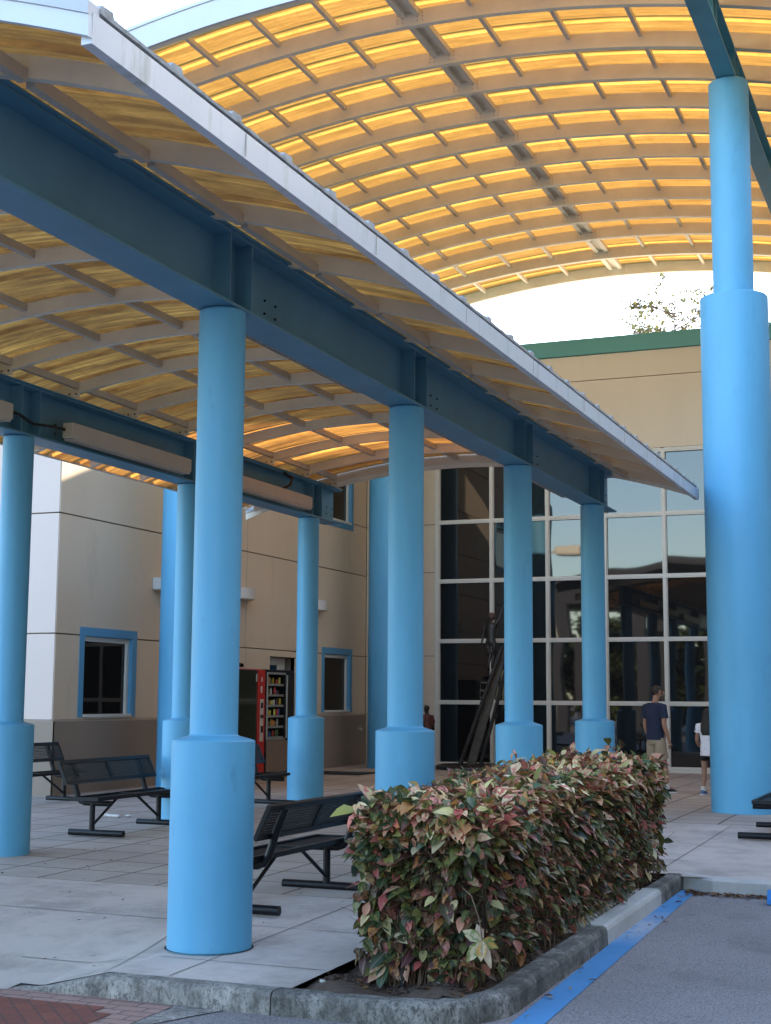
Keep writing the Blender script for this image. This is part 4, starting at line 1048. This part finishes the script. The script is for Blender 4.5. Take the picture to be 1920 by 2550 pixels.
# fallen leaves
def flat_leaves(name,pts,zf,label,cols,l0,l1):
    sp=[]
    for x,y in pts:
        a=lr.uniform(0,2*pi); ln=lr.uniform(l0,l1); c=mul(lr.choice(cols),lr.uniform(.7,1.3))
        sp.append((Vector((x,y,zf(x,y)+lr.uniform(.006,.02))),Vector((cos(a),sin(a),lr.gauss(0,.12))),Vector((lr.gauss(0,.25),lr.gauss(0,.25),1)),ln,ln*lr.uniform(.3,.5),c,c,lr.uniform(-.2,.2)))
    return tag(leaves_obj(name,sp,M['leaf']),label,'leaf litter',kind='stuff')
dry=[(.13,.055,.025),(.18,.09,.035),(.09,.04,.025),(.24,.14,.06)]
pts=[(lr.uniform(-2.35,1.5),13.25-abs(lr.gauss(0,.07))) for _ in range(900)]+[(-2.42+abs(lr.gauss(0,.05)),13.34-abs(lr.gauss(0,.12))) for _ in range(60)]
flat_leaves('fallen_leaves',pts,lambda x,y:rz_(y),'drift of brown dead leaves against the far kerb',dry,.03,.07)
pts=[(lr.uniform(-8.8,-4.2),lr.uniform(8.0,17)) for _ in range(130)]
flat_leaves('fallen_leaves',pts,slabz,'dark leaf scraps scattered over the plaza paving',[(.04,.035,.035),(.06,.045,.035)],.015,.05)
pts=[(-2.5+abs(lr.gauss(0,.12)),lr.uniform(8,13)) for _ in range(30)]+[(lr.uniform(-4.3,-1.2),lr.uniform(7.6,12)) for _ in range(16)]
pts=[p for p in pts if p[0]>-2.45 or p[1]<7.6]
flat_leaves('fallen_leaves',pts,lambda x,y:rz_(y)+.004,'few curled leaves on the asphalt near the blue line',dry+[(.35,.25,.10)],.025,.07)
pts=[(lr.uniform(-3.7,-2.7),lr.uniform(7.9,8.3)) for _ in range(60)]+[(lr.uniform(-2.8,-2.66),lr.uniform(8.3,13.4)) for _ in range(160)]
flat_leaves('fallen_leaves',pts,soilz,'dry leaves lying on the dark planting bed',dry+[(.05,.03,.02)],.02,.06)

# wheel stop
ws=MB(); wz=rz_(12.9); pr=[(-.075,0),(-.075,.04),(-.05,.115),(.05,.115),(.075,.04),(.075,0)]
ws.sweep([[(x,12.88+u,wz+.004+v) for u,v in pr] for x in (-1.66,-1.63,.0,.12,.15)])
tag(ws.build('wheel_stop',M['bluestop'],None,.008),'blue painted concrete wheel stop lying on the asphalt below the far kerb','wheel stop')

# ------------------------------------------------------------------ trees
def tree(name, base, h, spread, nleaf, leaf, cols, label, group=None, sparse=False, seed=1, trunk_r=.16, zlo=.4):
    tr=random.Random(seed); root=empty(name,base); tag(root,label,'tree',group)
    b=MB(); b.tube([(0,0,-.2),(.05,0,h*.3),(-.05,.08,h*.6),(0,0,h*.9)],[trunk_r,trunk_r*.75,trunk_r*.5,trunk_r*.12],10); specs=[]
    for k in range(int(26 if sparse else 34)):
        a=tr.uniform(0,2*pi); z0=h*tr.uniform(zlo,.88); up=tr.uniform(.1,.42); ln=spread*tr.uniform(.45,1)*(1-.45*(z0/h)**2)
        p0=Vector((0,0,z0)); p1=p0+Vector((cos(a)*ln*.5,sin(a)*ln*.5,ln*up*.7)); p2=p0+Vector((cos(a)*ln,sin(a)*ln,ln*up+tr.gauss(0,.15)))
        b.tube([p0,p1,p2],[trunk_r*.3,trunk_r*.18,.012],6)
        for q in range(5 if sparse else 4):
            u=tr.uniform(.35,1); c=p0.lerp(p2,u)+Vector((tr.gauss(0,.2),tr.gauss(0,.2),tr.gauss(0,.15))); e=c+Vector((tr.gauss(0,.5),tr.gauss(0,.5),tr.uniform(-.05,.5)))*min(1,spread/2.2)
            b.tube([p0.lerp(p2,u),c,e],[.022,.016,.007],4)
            for w in range(nleaf):
                t=tr.random(); p=c.lerp(e,t)+Vector((tr.gauss(0,1),tr.gauss(0,1),tr.gauss(0,.7)))*(.10 if sparse else .30)
                cc=mul(tr.choice(cols),tr.uniform(.6,1.4)); ln_=leaf*tr.uniform(.6,1.3)
                specs.append((p,Vector((tr.gauss(0,1),tr.gauss(0,1),tr.gauss(-.2,.6))),Vector((tr.gauss(0,.5),tr.gauss(0,.5),1)),ln_,ln_*.5,cc,cc,.2))
    b.build('trunk',M['trunk'],root,world=False)
    o=leaves_obj('crown',specs,M['leaf']); o.parent=root; o.location=(0,0,0)
    return root
tree('oak_tree',(-8.6,47.0,-2.2),18.3,3.9,18,.16,[(.15,.16,.06),(.19,.18,.07),(.11,.13,.05)],'sparse leafy tree top rising above the teal parapet',sparse=True,seed=14,zlo=.62,trunk_r=.09)
grn=[(.05,.075,.025),(.07,.09,.03),(.035,.055,.02)]
for i,(x,y,h,s,lb) in enumerate([(-12,-24,5.6,3.2,'round dark tree mirrored in the rightmost panes'),(-19,-27,6.4,3.6,'taller dark tree mirrored near the lamp post'),(-26,-25,5.8,3.4,'bushy dark tree mirrored in the left middle panes'),(-33,-28,7.0,3.8,'broad dark tree mirrored in the far left panes'),(-5,-26,6.2,3.4,'dark tree mirrored behind the big right column'),(-15.5,-31,6.8,4.0,'tree of the second row mirrored between the shelter posts'),(-22.5,-32,7.2,4.2,'tree of the second row mirrored behind the lamp post'),(-29.5,-31,7.0,4.2,'tree of the second row mirrored in the darkest panes')]):
    tree('street_tree',(x,y,-1.9),h,s,40,.62,grn,lb,'trees across the car park seen in the glass',seed=30+i,zlo=.10)

# ------------------------------------------------------------------ across the car park, seen as reflections
shl=empty('dark_shelter',(-15,-16,-1.9)); tag(shl,'dark vaulted shelter on square posts mirrored in the panes','shelter')
b=MB(); secs=[]
for x in lin(-22,-6,24):
    z=7.3-(x+14)**2/38; secs.append([(x,-19,z-.35),(x,-13,z-.35),(x,-13,z),(x,-19,z)])
b.sweep(secs); b.build('roof',M['shelter'],shl)
b=MB(); b.box(-21,-7,-18.7,-18.3,4.9,5.5); b.box(-21,-7,-13.8,-13.4,4.9,5.5); b.build('beam',M['shelter'],shl)
for x in (-20,-15.8,-12,-8):
    for y in (-18.5,-13.6):
        b=MB(); b.box(x-.3,x+.3,y-.3,y+.3,-1.9,4.9); b.build('post',M['shelter'],shl)
lp=empty('street_lamp',(-20.6,-14.5,-1.9)); tag(lp,'tall cream lamp post with a curved arm mirrored in the window wall','street lamp')
b=MB(); b.tube([(0,0,0),(0,0,7),(-.15,0,8.6),(-.35,0,9.4),(-.3,0,9.9)],[.13,.11,.10,.09,.08],12); b.build('pole',M['lamppost'],lp,world=False)
b=MB(); b.tube([(-.3,0,9.8),(.6,0,9.9)],.07,8); b.build('arm',M['lamppost'],lp,world=False)
b=MB(); b.box(.5,1.7,-.35,.35,9.7,10.15); b.build('lamp_head',M['lamppost'],lp,.1,world=False)

# ------------------------------------------------------------------ light
SUN_AZ,SUN_EL=R(15),R(20.4)          # azimuth from +Y towards +X
sd=Vector((sin(SUN_AZ)*cos(SUN_EL),cos(SUN_AZ)*cos(SUN_EL),sin(SUN_EL)))
sl=bpy.data.lights.new('sun','SUN'); sl.energy=3.5; sl.angle=R(.5); sl.color=(1,.86,.68)
so=bpy.data.objects.new('sun',sl); col.objects.link(so); so.rotation_euler=sd.to_track_quat('Z','Y').to_euler()
w=bpy.data.worlds.new('World'); sc.world=w; w.use_nodes=True; nt=w.node_tree; nt.nodes.clear()
sky=nt.nodes.new('ShaderNodeTexSky'); sky.sky_type='NISHITA'; sky.sun_disc=False; sky.sun_elevation=SUN_EL; sky.sun_rotation=SUN_AZ
sky.air_density=1; sky.dust_density=.8; sky.ozone_density=1.5
bg=nt.nodes.new('ShaderNodeBackground'); bg.inputs['Strength'].default_value=.15
wo=nt.nodes.new('ShaderNodeOutputWorld'); nt.links.new(sky.outputs[0],bg.inputs[0]); nt.links.new(bg.outputs[0],wo.inputs[0])
sc.view_settings.view_transform='Standard'; sc.view_settings.look='None'; sc.view_settings.gamma=1
sc.view_settings.exposure=2.88
sc.render.engine='CYCLES'
sc.cycles.max_bounces=8; sc.cycles.diffuse_bounces=5; sc.cycles.glossy_bounces=4; sc.cycles.transmission_bounces=6
sc.cycles.use_denoising=True
